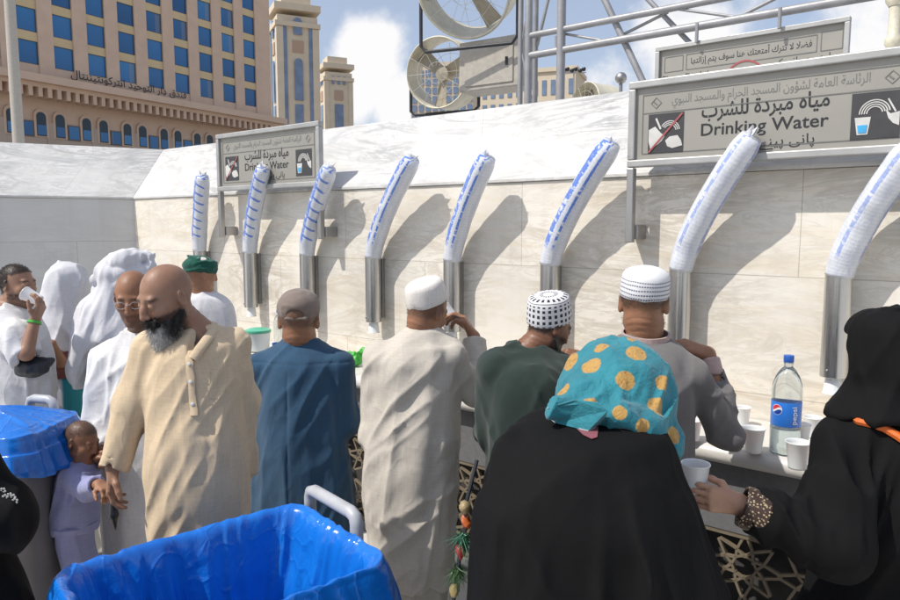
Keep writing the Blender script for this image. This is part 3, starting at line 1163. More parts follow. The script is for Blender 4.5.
def bar2(mb, c, a, b, w, z):
    a = np.array(a); b = np.array(b); t = (b - a) / np.linalg.norm(b - a); p = np.array([-t[1], t[0]]) * w / 2
    flat(mb, [tuple(a - p), tuple(b - p), tuple(b + p), tuple(a + p)], c, z)


def pictogram(parent, c, kind, size=0.165, zb=0.0):
    h = size / 2
    mb = MB(); flat(mb, [(-h, -h * 1.08), (h, -h * 1.08), (h, h * 1.08), (-h, h * 1.08)], c, zb); p = mb.build('pictogram', M_pict, parent)
    mb = MB()
    z = zb + 0.002
    k = size
    if kind == 'no':
        # tap pouring over cupped hands
        bar2(mb, c, (-0.28 * k, 0.42 * k), (-0.14 * k, 0.12 * k), 0.05 * k, z)
        for r_ in (0.17, 0.22, 0.27): ring_poly(mb, c, 0.12 * k, 0.05 * k, r_ * k, 0.025 * k, z, 0.1, 2.6, 12)
        flat(mb, [(-0.48 * k, 0.12 * k), (-0.3 * k, 0.2 * k), (-0.14 * k, 0.02 * k), (-0.02 * k, -0.08 * k), (-0.1 * k, -0.2 * k), (-0.22 * k, -0.3 * k), (-0.42 * k, -0.42 * k), (-0.48 * k, -0.2 * k)], c, z)
        flat(mb, [(0.0, -0.2 * k), (0.12 * k, -0.1 * k), (0.34 * k, -0.08 * k), (0.44 * k, -0.22 * k), (0.48 * k, -0.36 * k), (0.2 * k, -0.42 * k), (0.06 * k, -0.36 * k)], c, z)
        mb.build('hand_symbol', M_white, p)
        mb = MB(); bar2(mb, c, (-0.47 * k, -0.5 * k), (0.46 * k, 0.5 * k), 0.05 * k, z + 0.002); mb.build('red_stroke', M_red, p)
    else:
        for r_ in (0.16, 0.21, 0.26, 0.31): ring_poly(mb, c, -0.02 * k, 0.05 * k, r_ * k, 0.026 * k, z, 0.15, math.pi, 14)
        flat(mb, [(0.2 * k, 0.12 * k), (0.3 * k, 0.02 * k), (0.48 * k, 0.06 * k), (0.48 * k, -0.26 * k), (0.36 * k, -0.2 * k), (0.26 * k, -0.08 * k)], c, z)
        bar2(mb, c, (0.24 * k, 0.36 * k), (0.4 * k, 0.06 * k), 0.035 * k, z)
        flat(mb, [(-0.42 * k, -0.02 * k), (-0.09 * k, -0.02 * k), (-0.14 * k, -0.42 * k), (-0.36 * k, -0.42 * k)], c, z)
        mb.build('cup_symbol', M_white, p)
        mb = MB(); flat(mb, [(-0.36 * k, -0.2 * k), (-0.15 * k, -0.2 * k), (-0.17 * k, -0.38 * k), (-0.33 * k, -0.38 * k)], c, z + 0.002); mb.build('blue_water', M_blue, p)


def wall_sign(sa, L, d, zb, zt, label):
    hgt = zt - zb
    sc = sa + L / 2
    r = empty('water_sign', W(sc, d, zb - 0.33), label, 'sign', 'drinking water signs on the wall')
    C = W(sc, d, (zb + zt) / 2)
    mb = MB(); mb.box(C - WN * 0.012, (L - 0.03, 0.018, hgt - 0.02), WAX); mb.build('sign_plate', M_plate, r)
    mb = MB()
    for zz in (zb, zt): mb.box(W(sc, d - 0.004, zz), (L + 0.035, 0.045, 0.035), WAX)
    for ss in (sa, sa + L): mb.box(W(ss, d - 0.004, (zb + zt) / 2), (0.035, 0.042, hgt - 0.036), WAX)
    mb.build('sign_frame', M_satin, r, bevel=0.006)
    for ss in (sa, sa + L):
        mb = MB(); mb.box(W(ss, d - 0.004, zb - 0.20), (0.035, 0.04, 0.36), WAX)
        mb.build('post', M_post, r, bevel=0.004)
        mb = MB(); mb.box(W(ss, (d - 0.02) / 2, zb - 0.33), (0.06, d - 0.026, 0.07), WAX); mb.build('wall_bracket', M_post, r, bevel=0.004)
    f0 = -0.002
    mb = MB()
    for (x0, y0, x1, y1) in ((-L / 2 + .05, hgt / 2 - .05, L / 2 - .05, hgt / 2 - .05), (-L / 2 + .05, -hgt / 2 + .045, L / 2 - .05, -hgt / 2 + .045),
                             (-L / 2 + .05, -hgt / 2 + .045, -L / 2 + .05, hgt / 2 - .05), (L / 2 - .05, -hgt / 2 + .045, L / 2 - .05, hgt / 2 - .05),
                             (-L / 2 + .05, hgt / 2 - .135, L / 2 - .05, hgt / 2 - .135)):
        bar2(mb, C, (x0, y0), (x1, y1), 0.004, f0)
    for x0 in (-L / 2 + .115, L / 2 - .115):
        ring_poly(mb, C, x0, hgt / 2 - .092, 0.025, 0.004, f0, 0, 2 * math.pi, 4, 1)
        bar2(mb, C, (x0 - .012, hgt / 2 - .085), (x0 + .004, hgt / 2 - .1), 0.006, f0)
    mb.build('border_line', M_line, r)
    CB = C; C = C - WN * 0.0036
    text_mesh('الرئاسة العامة لشؤون المسجد الحرام والمسجد النبوي', 0.80 * L / 1.18, 0.062, C + UP * (hgt / 2 - .093), SAX, M_line, r, bold=0.0, arab=True)
    text_mesh('مياه مبردة للشرب', 0.52 * L / 1.18, 0.088, C + UP * 0.028, SAX, M_ink, r, bold=0.016, arab=True)
    text_mesh('Drinking Water', 0.52 * L / 1.18, 0.072, C - UP * 0.058, SAX, M_ink, r, bold=0.013)
    text_mesh('پانی پینے کیلئے', 0.36 * L / 1.18, 0.058, C + WA * 0.03 - UP * 0.128, SAX, M_ink, r, bold=0.004, arab=True)
    C = CB
    pictogram(r, C - WA * (L / 2 - 0.165) - UP * 0.05, 'no', 0.17, f0)
    pictogram(r, C + WA * (L / 2 - 0.165) - UP * 0.05, 'yes', 0.17, f0)
    return r


yA = W(-0.52, 0.13, 0)[1]
wall_sign(-0.52, 1.18, 0.13, Zat(164, yA), Zat(86, yA), 'large silver Drinking Water sign with clear lettering at upper right')
yB = W(-3.97, 0.13, 0)[1]
wall_sign(-3.97, 1.18, 0.13, Zat(189, yB) , Zat(137, yB), 'smaller looking Drinking Water sign on the far stretch of wall')

# second sign hung behind on the tube frame
RB = -1.45
s_b = -(0.534 + 0.29) * 1.606 + 0.42
yC = None
def s_for(px, d):
    u = (px - 450) / FPX
    o = WO + WN * d
    k = CP / 1.0
    # solve x = u * depth on the wall-parallel line (height neglected)
    return (u * o[1] - o[0]) / (WA[0] - u * WA[1])
sb0, sb1 = s_for(652, RB), s_for(834, RB)
zb1 = (Zat(50, W(sb0, RB, 0)[1]) + Zat(19, W(sb1, RB, 0)[1])) / 2
LB = sb1 - sb0
hb = 0.46
lug = empty('notice_sign', W((sb0 + sb1) / 2, RB, zb1 - hb), 'beige no luggage notice hanging behind the large water sign', 'sign')
C = W((sb0 + sb1) / 2, RB, zb1 - hb / 2)
mb = MB(); mb.box(C - WN * 0.014, (LB, 0.02, hb), WAX); mb.build('sign_plate', M_plate, lug)
mb = MB()
for zz in (-1, 1): mb.box(C + UP * zz * hb / 2, (LB + 0.03, 0.045, 0.03), WAX)
for ss in (-1, 1): mb.box(C + WA * ss * LB / 2, (0.03, 0.042, hb - 0.031), WAX)
mb.build('sign_frame', M_satin, lug, bevel=0.004)
mb = MB()
k1 = LB / 2
for (x0, y0, x1, y1) in ((-.66 * k1, .17, .72 * k1, .17), (-.66 * k1, .07, .72 * k1, .07), (-.66 * k1, .07, -.66 * k1, .17), (.72 * k1, .07, .72 * k1, .17),
                         (-.92 * k1, .17, -.7 * k1, .17), (-.92 * k1, .07, -.7 * k1, .07), (-.92 * k1, .07, -.92 * k1, .17), (-.7 * k1, .07, -.7 * k1, .17),
                         (.76 * k1, .18, .96 * k1, .18), (.76 * k1, .07, .96 * k1, .07), (.76 * k1, .07, .76 * k1, .18), (.96 * k1, .07, .96 * k1, .18)):
    bar2(mb, C, (x0, y0), (x1, y1), 0.005, -0.003)
mb.build('border_line', M_line, lug)
C = C - WN * 0.005
text_mesh('فضلاً لا تترك أمتعتك هنا سوف يتم إزالتها'.replace('ً', ''), LB * 0.64, 0.075, C + WA * 0.02 + UP * 0.12, SAX, M_ink, lug, bold=0.012, arab=True)
text_mesh("Please Don't leave", LB * 0.36, 0.045, C - WA * LB * 0.29 + UP * 0.025, SAX, M_ink, lug, bold=0.006)
text_mesh('براے مہربانی کسی'.replace('ہ', 'ه'), LB * 0.36, 0.055, C + WA * LB * 0.28 + UP * 0.03, SAX, M_ink, lug, bold=0.004, arab=True)
C = C + WN * 0.005
mb = MB(); ring_poly(mb, C, 0.0, -0.05, 0.125, 0.012, -0.002); bar2(mb, C, (-.088, -.138), (.088, .038), 0.01, -0.001); mb.build('red_ring', M_red, lug)
mb = MB()
for x0 in (-0.06, 0.0, 0.06):
    flat(mb, [(x0 - .022, -0.1), (x0 + .022, -0.1), (x0 + .026, -0.02), (x0 - .026, -0.02)], C, -0.003); ring_poly(mb, C, x0, -0.015, 0.012, 0.006, -0.003, 0, math.pi, 6)
mb.build('luggage_symbol', M_ink, lug)

# ------------------------------------------------------------------ cup dispensers and wrapped cup sleeves
def sleeve_mat(name, kind):
    t = NT(name)
    uvc = t.n('ShaderNodeTexCoord')
    sep = t.n('ShaderNodeSeparateXYZ'); t.l(uvc.outputs['UV'], sep.inputs[0])
    oi = t.n('ShaderNodeObjectInfo')
    u, v = sep.outputs[0], sep.outputs[1]
    vb = t.n('ShaderNodeMapping'); vb.inputs['Scale'].default_value = (6, 30, 1); t.l(uvc.outputs['UV'], vb.inputs['Vector'])
    t.l(oi.outputs['Random'], vb.inputs['Location'])
    blot = t.noise(vb.outputs['Vector'], 1.0, 4, 0.6, 0.5)
    def line(c, w):
        d = t.math('ABSOLUTE', t.math('SUBTRACT', t.math('FRACT', t.math('ADD', u, 0.5 - c)), 0.5))
        return t.math('LESS_THAN', t.math('ADD', d, t.math('MULTIPLY', blot, w * 0.9)), w)
    br = t.ramp(blot, [(0.38, 0.0), (0.46, 1.0)])
    if kind == 'ladder':
        ph = t.math('FRACT', t.math('ADD', t.math('MULTIPLY', v, 9.0), t.math('MULTIPLY', u, 1.3)))
        rung = t.math('MULTIPLY', t.math('LESS_THAN', t.math('ADD', ph, t.math('MULTIPLY', blot, 0.3)), 0.38), line(0.68, 0.30))
        m = t.math('MAXIMUM', t.math('MULTIPLY', line(0.60, 0.10), br), rung); amt = 0.85
    elif kind == 'edge':
        m = t.math('MAXIMUM', t.math('MULTIPLY', line(0.56, 0.10), br), t.math('MULTIPLY', line(0.70, 0.035), br)); amt = 0.9
    else:
        m = t.math('MAXIMUM', t.math('MULTIPLY', line(0.58, 0.045), br), t.math('MULTIPLY', line(0.86, 0.05), br)); amt = 0.55
    m = t.math('MULTIPLY', t.math('MULTIPLY', m, amt), t.ramp(v, [(0.14, 0.0), (0.2, 1.0)]))
    cups = t.n('ShaderNodeTexWave', wave_type='BANDS', bands_direction='Y'); cups.inputs['Scale'].default_value = 11; cups.inputs['Distortion'].default_value = 0.4
    t.l(uvc.outputs['UV'], cups.inputs['Vector'])
    base = t.mix(t.math('MULTIPLY', cups.outputs['Fac'], 0.35), (0.70, 0.71, 0.74), (0.52, 0.57, 0.67))
    vs_ = t.n('ShaderNodeMapping'); vs_.inputs['Scale'].default_value = (9, 5, 1); t.l(uvc.outputs['UV'], vs_.inputs['Vector'])
    base = t.mix(t.ramp(t.noise(vs_.outputs['Vector'], 1.5, 6, 0.65), [(0.45, 0.0), (0.7, 0.5)]), base, (0.46, 0.52, 0.64))  # cup rim shading painted into the base colour as grey-blue streaks
    t.color(t.mix(m, base, (0.05, 0.16, 0.58)))
    t.set(Roughness=0.28, Coat_Weight=0.5, Coat_Roughness=0.12, Subsurface_Weight=0.25)
    t.b.inputs['Subsurface Radius'].default_value = (0.03, 0.03, 0.03)
    cr = t.noise(t.coord('Object', (1, 1, 0.35)), 60, 4, 0.6, 0.8)
    t.normal(t.bump(cr, 0.45, 0.006, t.bump(cups.outputs['Fac'], 0.10, 0.003)))
    return t.m


M_sleeves = [sleeve_mat('laddered cup wrap', 'ladder')] * 3 + [sleeve_mat('edge printed cup wrap', 'edge')] * 3 + [sleeve_mat('clear cup wrap', 'faint')] * 2
M_cup = plain('white plastic cup', (0.74, 0.74, 0.73), 0.35, var=0.03, Subsurface_Weight=0.15)
CUPP = [(0.0, 0.002), (0.025, 0.002), (0.0265, 0.0), (0.027, 0.004), (0.0365, 0.083), (0.039, 0.086), (0.0385, 0.0885), (0.036, 0.087), (0.0345, 0.08), (0.026, 0.006), (0.0, 0.005)]

disp_px = [200, 250, 307, 373, 452, 550, 681, 840]
tipx = [206, 266, 331, 413, 487, 609, 746, 907]
tipy = [176, 168, 168, 159, 157, 143, 137, 146]
dl = ['farthest steel cup dispenser tube, behind the green turban', 'steel cup dispenser tube under left half of the smaller sign',
      'steel cup dispenser tube under right half of the smaller sign', 'steel cup dispenser tube just left of the plain white cap',
      'steel cup dispenser tube beside the raised hand of white capped man', 'steel cup dispenser tube behind the black dotted cap',
      'steel cup dispenser tube between striped white cap and big bottle', 'nearest steel cup dispenser tube, left of the black veiled woman']
sleeve_l = ['almost upright wrapped cup sleeve above the green turban', 'wrapped cup sleeve overlapping lettering of the smaller sign',
            'wrapped cup sleeve reaching right pictogram of the smaller sign', 'leaning wrapped cup sleeve just right of the smaller sign',
            'leaning wrapped cup sleeve midway between the two water signs', 'long leaning wrapped cup sleeve left of the large sign',
            'wide wrapped cup sleeve covering lettering below the large sign', 'wrapped cup sleeve cut by the right edge under large sign']
DO = 0.085
tz0, tz1 = 1.26, 1.70
tb = empty('cup_dispenser', W(0, DO, tz0), None, 'cup dispenser', 'cup dispensers on the wall')
mb = MB()
mb.lathe([(0.050, tz0), (0.0525, tz0 + 0.002), (0.0525, tz1 - 0.002), (0.050, tz1), (0.047, tz1 - 0.004), (0.047, tz0 + 0.004), (0.050, tz0)], 28, W(0, DO, 0), WAX)
mb.build('dispenser_tube', M_steel, tb, smooth=True)
mb = MB(); mb.box(W(0, 0.012, (tz0 + tz1) / 2), (0.05, 0.022, 0.40), WAX)
for zz in (tz0 + 0.08, tz1 - 0.08): mb.box(W(0, 0.028, zz), (0.03, 0.03, 0.03), WAX)
mb.build('wall_bracket', M_post, tb, bevel=0.003)
mb = MB(); mb.lathe([(r_ * 1.02, 0.068 - h_) for r_, h_ in CUPP], 24, W(0, DO, tz0 - 0.052), WAX); mb.build('outlet_cup', M_cup, tb, smooth=True)
mb = MB(); mb.lathe([(0.0, 0.0), (0.006, 0.001), (0.006, 0.006), (0.0, 0.007)], 10, W(-0.02, DO + 0.048, tz0 + 0.03), (WA, UP, WN)); mb.build('screw', M_post, tb, smooth=True)
for i, px in enumerate(disp_px):
    s = s_for(px, DO)
    o = tb if i == 0 else copy_tree(tb)
    o.location = W(s, DO, tz0).tolist()
    o['label'] = dl[i]
    base_p = W(s, DO, tz1 - 0.012)
    Y0 = base_p[1]
    out = 0.10
    # tip on the line of sight through the photo's tip, at a fixed stand-off from the wall
    st = s_for(tipx[i], DO + out)
    tip = W(st, DO + out, 0)
    tip[2] = Zat(tipy[i], tip[1])
    pts = []; rs = []
    N = 34
    hN = tip[2] - base_p[2]
    dv = (tip - base_p); dv[2] = 0
    rg = random.Random(i + 3)
    for k in range(N + 1):
        q = k / N
        b_ = q ** 1.4
        p = base_p + dv * b_ + UP * hN * (q if q < .2 else q)
        pts.append(p)
        r_ = 0.0555 + 0.005 * min(1, q / 0.25) + rg.uniform(-.0006, .0006)
        if q > 0.93: r_ *= 1 - 0.22 * (q - 0.93) / 0.07
        rs.append(r_)
    mb = MB(); mb.tube(pts, rs, 20)
    V = np.array(mb.v)
    V += (vn(V * 14 + i * 5)[:, None] - 0.5) * 0.006
    sv = link_mesh('cup_sleeve', V, mb.f, M_sleeves[i], None, base_p, True, mb.u)
    tag(sv, sleeve_l[i], 'cup sleeve', 'wrapped cup sleeves in the dispensers')
    # torn plastic tail at the tip
    fl = MB(); tp = pts[-1]; dd = unit(pts[-1] - pts[-4])
    for j in range(5):
        a = rg.uniform(0, 6.28); xx, yy = frame(dd)
        o2 = xx * math.cos(a) + yy * math.sin(a)
        fl.add([tp + o2 * 0.02, tp + o2 * 0.026 + dd * 0.012 + yy * .012, tp + o2 * 0.03 + dd * rg.uniform(.03, .055), tp + o2 * 0.012 + dd * 0.02], [(0, 1, 2, 3)])
    t_ = link_mesh('torn_tail', fl.v, fl.f, M_sleeves[i], sv, None, False, [(0.5, 0.8)] * len(fl.v))

# ------------------------------------------------------------------ cups, bottles and other things on the counter
cup_m = MB(); cup_m.lathe(CUPP, 26); cupmesh = np.array(cup_m.v)
cup_lab = [('white plastic cup left of the big bottle on the counter', 753, 452, 1.12), ('white plastic cup right behind the big bottle label', 803, 424, 1.05),
           ('front white plastic cup at foot of the big bottle right side', 797, 468, 1.15), ('white plastic cup with spread rim beside the big bottle', 799, 447, 1.1)]
cup_lab += [('white plastic cup at the far right of the bottle group', 812, 437, 1.0), ('white plastic cup near the elbow of the grey jersey', 742, 425, .95), ('white plastic cup just behind the teal headscarf', 692, 440, 1.0)]
first = None
for lab, px, py, k in cup_lab:
    p = onz(px, py, 1.0015)
    if first is None:
        o = link_mesh('plastic_cup', cupmesh, cup_m.f, M_cup, None, (0, 0, 0), True); first = o
    else:
        o = first.copy(); COL.objects.link(o)
    o.location = p.tolist(); o.scale = (k, k, k)
    tag(o, lab, 'cup', 'white plastic cups standing on the counter')

tw = NT('clear bottle plastic'); tw.set(Base_Color=(0.80, 0.86, 0.88, 1), Roughness=0.06, IOR=1.35, Transmission_Weight=0.93)
M_pet = tw.m
M_cap = plain('blue bottle cap', (0.02, 0.10, 0.42), 0.4)
bt = onz(784, 452, 1.0015)
bot = empty('water_bottle', bt, 'large clear plastic bottle with a blue label and blue cap', 'bottle')
bp = [(0, 0.004), (0.03, 0.004), (0.042, 0.0), (0.05, 0.006), (0.053, 0.02), (0.053, 0.10), (0.0515, 0.105), (0.0515, 0.20), (0.053, 0.206), (0.053, 0.235), (0.050, 0.262), (0.040, 0.292), (0.026, 0.315), (0.0155, 0.326), (0.0145, 0.334), (0.017, 0.336), (0.017, 0.340), (0.0135, 0.341), (0.0135, 0.352)]
BS = 1.06
bp = [(r_ * BS * 1.0, h_ * BS) for r_, h_ in bp]
mb = MB(); mb.lathe(bp, 32, bt); mb.build('bottle_body', M_pet, bot, smooth=True, sharp=60)
wp = [(0, 0.006)] + [(max(r_ - 0.0025, 0.001), h_ + 0.003) for r_, h_ in bp[2:6]] + [(bp[5][0] - 0.0025, 0.10), (0, 0.10)]
M_water = NT('drinking water'); M_water.set(Base_Color=(0.85, 0.92, 0.93, 1), Roughness=0.02, IOR=1.33, Transmission_Weight=0.95)
mb = MB(); mb.lathe(wp, 32, bt); mb.build('water', M_water.m, bot, smooth=True, sharp=50)
mb = MB(); mb.lathe([(0.0185, 0.343 * BS), (0.019, 0.345 * BS), (0.019, 0.366 * BS), (0.0175, 0.369 * BS), (0, 0.3695 * BS)], 28, bt); mb.build('bottle_cap', M_cap, bot, smooth=True)
tl = NT('blue printed label'); 
tl.color((0.025, 0.17, 0.60)); tl.set(Roughness=0.35)
mb = MB(); mb.lathe([(0.0522 * BS, 0.107 * BS), (0.0527 * BS, 0.108 * BS), (0.0527 * BS, 0.198 * BS), (0.0522 * BS, 0.199 * BS)], 40, bt); lbl = mb.build('label', tl.m, bot, smooth=True)


def on_label(poly, name, mat, r, th0):
    """bend a flat patch round the bottle"""
    q = []
    for x, y in poly:
        a = th0 + x / r
        q.append(bt + V3(math.cos(a) * r, math.sin(a) * r, y))
    return q


th_c = math.atan2(-bt[1], -bt[0])
M_lw = plain('white label print', (0.75, 0.75, 0.76), 0.4); M_lr = plain('red label print', (0.6, 0.03, 0.05), 0.4); M_lb = plain('navy label print', (0.01, 0.05, 0.30), 0.4)
rr = 0.0532 * BS


def disc_patch(f, n=20, m=8):
    vs, fs = [], []
    for j in range(m + 1):
        for i in range(n):
            vs.append((j / m * math.cos(2 * math.pi * i / n), j / m * math.sin(2 * math.pi * i / n)))
    for j in range(m):
        for i in range(n):
            q = (j * n + i, j * n + (i + 1) % n, (j + 1) * n + (i + 1) % n, (j + 1) * n + i)
            cx_, cy_ = np.mean([vs[k][0] for k in q]), np.mean([vs[k][1] for k in q])
            if f(cx_, cy_): fs.append(q)
    return vs, fs


th_l = th_c - 0.62
for nm, fn, mt, dr in (('white_disc', lambda x, y: True, M_lw, 0.0), ('red_wave', lambda x, y: y > 0.18 + 0.32 * math.sin(x * 2.2 + 0.4) and x * x + y * y < .9, M_lr, 0.0006), ('blue_wave', lambda x, y: y < -0.22 + 0.32 * math.sin(x * 2.2 + 0.4) and x * x + y * y < .9, M_lb, 0.0006)):
    vs, fs = disc_patch(fn, 36, 12)
    pv = [bt + V3(math.cos(th_l + x * 0.021 / rr) * (rr + dr), math.sin(th_l + x * 0.021 / rr) * (rr + dr), 0.170 * BS + y * 0.021) for x, y in vs]
    link_mesh(nm, pv, fs, mt, lbl)
# upright white lettering on the label
tmp = text_mesh('pepsi', 0.07, 0.026, (0, 0, 0), (V3(1, 0, 0), UP, V3(0, -1, 0)), M_lw, lbl, bold=0.01, thick=0)
me = tmp.data
co = np.array([tuple(v.co) for v in me.vertices]) + origin(lbl)
x_, y_ = co[:, 2].copy(), co[:, 0].copy()
ang_ = th_c + 0.62 - (x_) / rr
nc = np.stack([bt[0] + np.cos(ang_) * (rr + .0004), bt[1] + np.sin(ang_) * (rr + .0004), bt[2] + 0.152 * BS + y_], 1) - origin(lbl)
me.vertices.foreach_set('co', nc.ravel())
# small bottle with blue cap and clutter between the left men
bt2 = onz(277, 338, 1.0015)
bt2 = W(s_for(277, 0.2), 0.2, 1.0015)
b2 = empty('water_bottle', bt2, 'small clear bottle with dark blue cap near the wall', 'bottle')
mb = MB(); mb.lathe([(r_ * 0.66, h_ * 0.72) for r_, h_ in bp], 24, bt2); mb.build('bottle_body', M_pet, b2, smooth=True, sharp=60)
mb = MB(); mb.lathe([(0.0145, 0.262), (0.0145, 0.283), (0.013, 0.286), (0, 0.286)], 20, bt2); mb.build('bottle_cap', M_cap, b2, smooth=True)
# green bag and blue lid on the counter
M_green = plain('green plastic film', (0.06, 0.42, 0.05), 0.35, bump=0.5)
gb = W(s_for(349, 0.32), 0.32, 1.002)
f = SDF(); f.add(ell(gb + UP * 0.045, (0.075, 0.06, 0.042)), .01); f.add(cap(gb + V3(0.04, 0, 0.06), gb + V3(0.085, 0, 0.105), 0.02, 0.008), .02); f.cut(plane(gb + UP * 0.002, -UP))
f.disp(folds(0.012, (30, 30, 24), 5))
go_ = sdf_obj('plastic_bag', f, M_green, None, 0.005, (gb - .2, gb + .25), loc=gb)
tag(go_, 'crumpled bright green plastic bag lying on the counter', 'bag')
M_teal = plain('pale green lid plastic', (0.10, 0.45, 0.30), 0.35)
lp = W(s_for(256, 0.36), 0.36, 1.0015)
tubr = empty('water_tub', lp, 'clear tub with pale green lid between beige and blue men', 'tub')
mb = MB(); mb.lathe([(0, 0.003), (0.06, 0.0), (0.075, 0.01), (0.085, 0.13), (0.088, 0.135), (0.083, 0.133), (0.072, 0.013), (0, 0.008)], 28, lp); mb.build('tub_body', M_cup, tubr, smooth=True)
mb = MB(); mb.lathe([(0.09, 0.136), (0.092, 0.14), (0.09, 0.155), (0.06, 0.165), (0, 0.168)], 28, lp); mb.build('tub_lid', M_teal, tubr, smooth=True)
lp2 = W(s_for(276, 0.42), 0.42, 1.0015)
cupo = MB(); cupo.lathe([(r_ * 1.1, h_ * 1.1) for r_, h_ in CUPP], 24, lp2)
cup2 = cupo.build('tumbler', M_cap, None, lp2, smooth=True)
tag(cup2, 'small blue tumbler left of the grey cap wearer', 'tumbler')

# ------------------------------------------------------------------ fans, mast and tube frame behind the wall
def fan(c, R, depth, facing, up_tilt, label, blades0):
    fz = unit(facing)
    x, y = frame(fz)
    ax = (x, y, fz)
    r = empty('drum_fan', c, label, 'fan', 'cream drum fans behind the wall')
    mb = MB()
    mb.lathe([(R * 0.97, depth / 2), (R, depth / 2 + 0.01), (R * 1.03, depth / 2), (R * 1.02, depth / 2 - .02), (R * 1.0, 0), (R * 1.02, -depth / 2 + .02), (R * 1.03, -depth / 2), (R * .985, -depth / 2), (R * 0.97, 0), (R * .97, depth / 2)], 48, c, ax)
    mb.build('drum', M_creamp, r, smooth=True)
    mb = MB()
    for k in range(3):
        a = blades0 + k * 2 * math.pi / 3
        d = x * math.cos(a) + y * math.sin(a); e = -x * math.sin(a) + y * math.cos(a)
        n_ = 6
        vs = []
        for i in range(n_ + 1):
            q = 0.08 + 0.86 * i / n_
            wdt = R * (0.30 + 0.20 * q); tw_ = 0.55 - 0.25 * q
            for sgn in (-1, 1):
                for th in (-0.006, 0.006):
                    vs.append(c + d * R * q + (e * math.cos(tw_) + fz * math.sin(tw_)) * sgn * wdt / 2 + fz * th)
        fs = []
        for i in range(n_):
            b = i * 4; n2 = b + 4
            fs += [(b, n2, n2 + 2, b + 2), (b + 1, b + 3, n2 + 3, n2 + 1), (b, b + 1, n2 + 1, n2), (b + 2, n2 + 2, n2 + 3, b + 3)]
        fs += [(0, 2, 3, 1), (n_ * 4, n_ * 4 + 1, n_ * 4 + 3, n_ * 4 + 2)]
        m2 = MB(); m2.add(vs, fs); m2.build('blade', M_fanb, r, smooth=True)
    mb = MB(); mb.lathe([(0, -0.1), (0.07, -0.1), (0.08, 0.0), (0.07, 0.05), (0, 0.06)], 20, c, ax); mb.build('motor_hub', M_fanb, r, smooth=True)
    for sgn, nm in ((1, 'wire_guard'), (-1, 'wire_guard')):
        mb = MB()
        off = fz * sgn * (depth / 2 + 0.012)
        for k in range(12):
            a = k * math.pi / 6
            d = x * math.cos(a) + y * math.sin(a)
            mb.tube([c + off + d * 0.07, c + off + d * R], 0.0018, 5)
        for q in (0.3, 0.65):
            mb.tube([c + off + (x * math.cos(k * math.pi / 18) + y * math.sin(k * math.pi / 18)) * R * q for k in range(37)], 0.0018, 5)
        mb.build(nm, M_wire, r)
    return r, ax


def ubracket(r, c, ax, R, drop, side):
    hx = unit(np.cross(UP, ax[2]))
    p = [c + hx * side, c + hx * side - UP * drop * 0.9, c + hx * (side - 0.05) - UP * drop, c - hx * (side - 0.05) - UP * drop, c - hx * side - UP * drop * 0.9, c - hx * side]
    mb = MB(); mb.tube(p, 0.016, 10); mb.build('u_bracket', M_dark, r, smooth=True)


YF = 7.2
c1 = at(444, 74, YF)
fdir = unit(V3(-0.42, -0.86, -0.10))
r1, ax1 = fan(c1, 0.335, 0.30, fdir, 0, 'lower cream drum fan with three beige blades showing', 0.35)
ubracket(r1, c1, ax1, 0.33, 0.38, 0.38)
c2 = at(468, -16, 6.4)
fdir2 = unit(V3(-0.35, -0.80, -0.55))
r2, ax2 = fan(c2, 0.42, 0.30, fdir2, 0, 'upper cream drum fan cut off by the top edge', 1.0)
ubracket(r2, c2, ax2, 0.42, 0.54, 0.46)
# control box
cb = at(497, 64, 6.5)
bxr = empty('control_box', cb, 'warm grey steel box mounted on mast beneath upper fan', 'box')
bax = (unit(V3(0.88, -0.47, 0)), unit(V3(-0.47, -0.88, 0)), UP)
cbL = at(468, 62, 6.6); cbR = at(530, 64, 6.25)
bax = (unit((cbR - cbL) * [1, 1, 0]), unit(np.cross(UP, unit((cbR - cbL) * [1, 1, 0]))), UP)
mb = MB(); mb.box((cbL + cbR) / 2 + V3(0, 0.15, 0), (np.linalg.norm((cbR - cbL)[:2]), 0.30, 0.44), bax); mb.build('box_body', M_greyb, bxr, bevel=0.012)
mb = MB(); mb.box((cbL + cbR) / 2 + V3(0, 0.15, 0) - bax[1] * -0.0 - bax[1] * 0.155, (0.50, 0.012, 0.36), bax); mb.build('box_door', M_greyb, bxr, bevel=0.004)
mb = MB(); mb.box((cbL + cbR) / 2 + V3(0, 0.15, 0) + bax[0] * 0.19 - bax[1] * 0.166, (0.02, 0.02, 0.07), bax); mb.build('latch', M_dark, bxr)

fr = empty('tube_frame', W(s_for(529, -1.5), -1.5, 0), 'grey steel tube framework with mast carrying fans behind the wall', 'frame')
RD = -1.5


def fp(px, py, d=RD):
    s = s_for(px, d); p = W(s, d, 0); p[2] = Zat(py, p[1])
    # correct x drift from camera pitch
    q = at(px, py, p[1]); return V3(q[0], p[1], q[2])


def low(p, z=0.0): return V3(p[0], p[1], z)


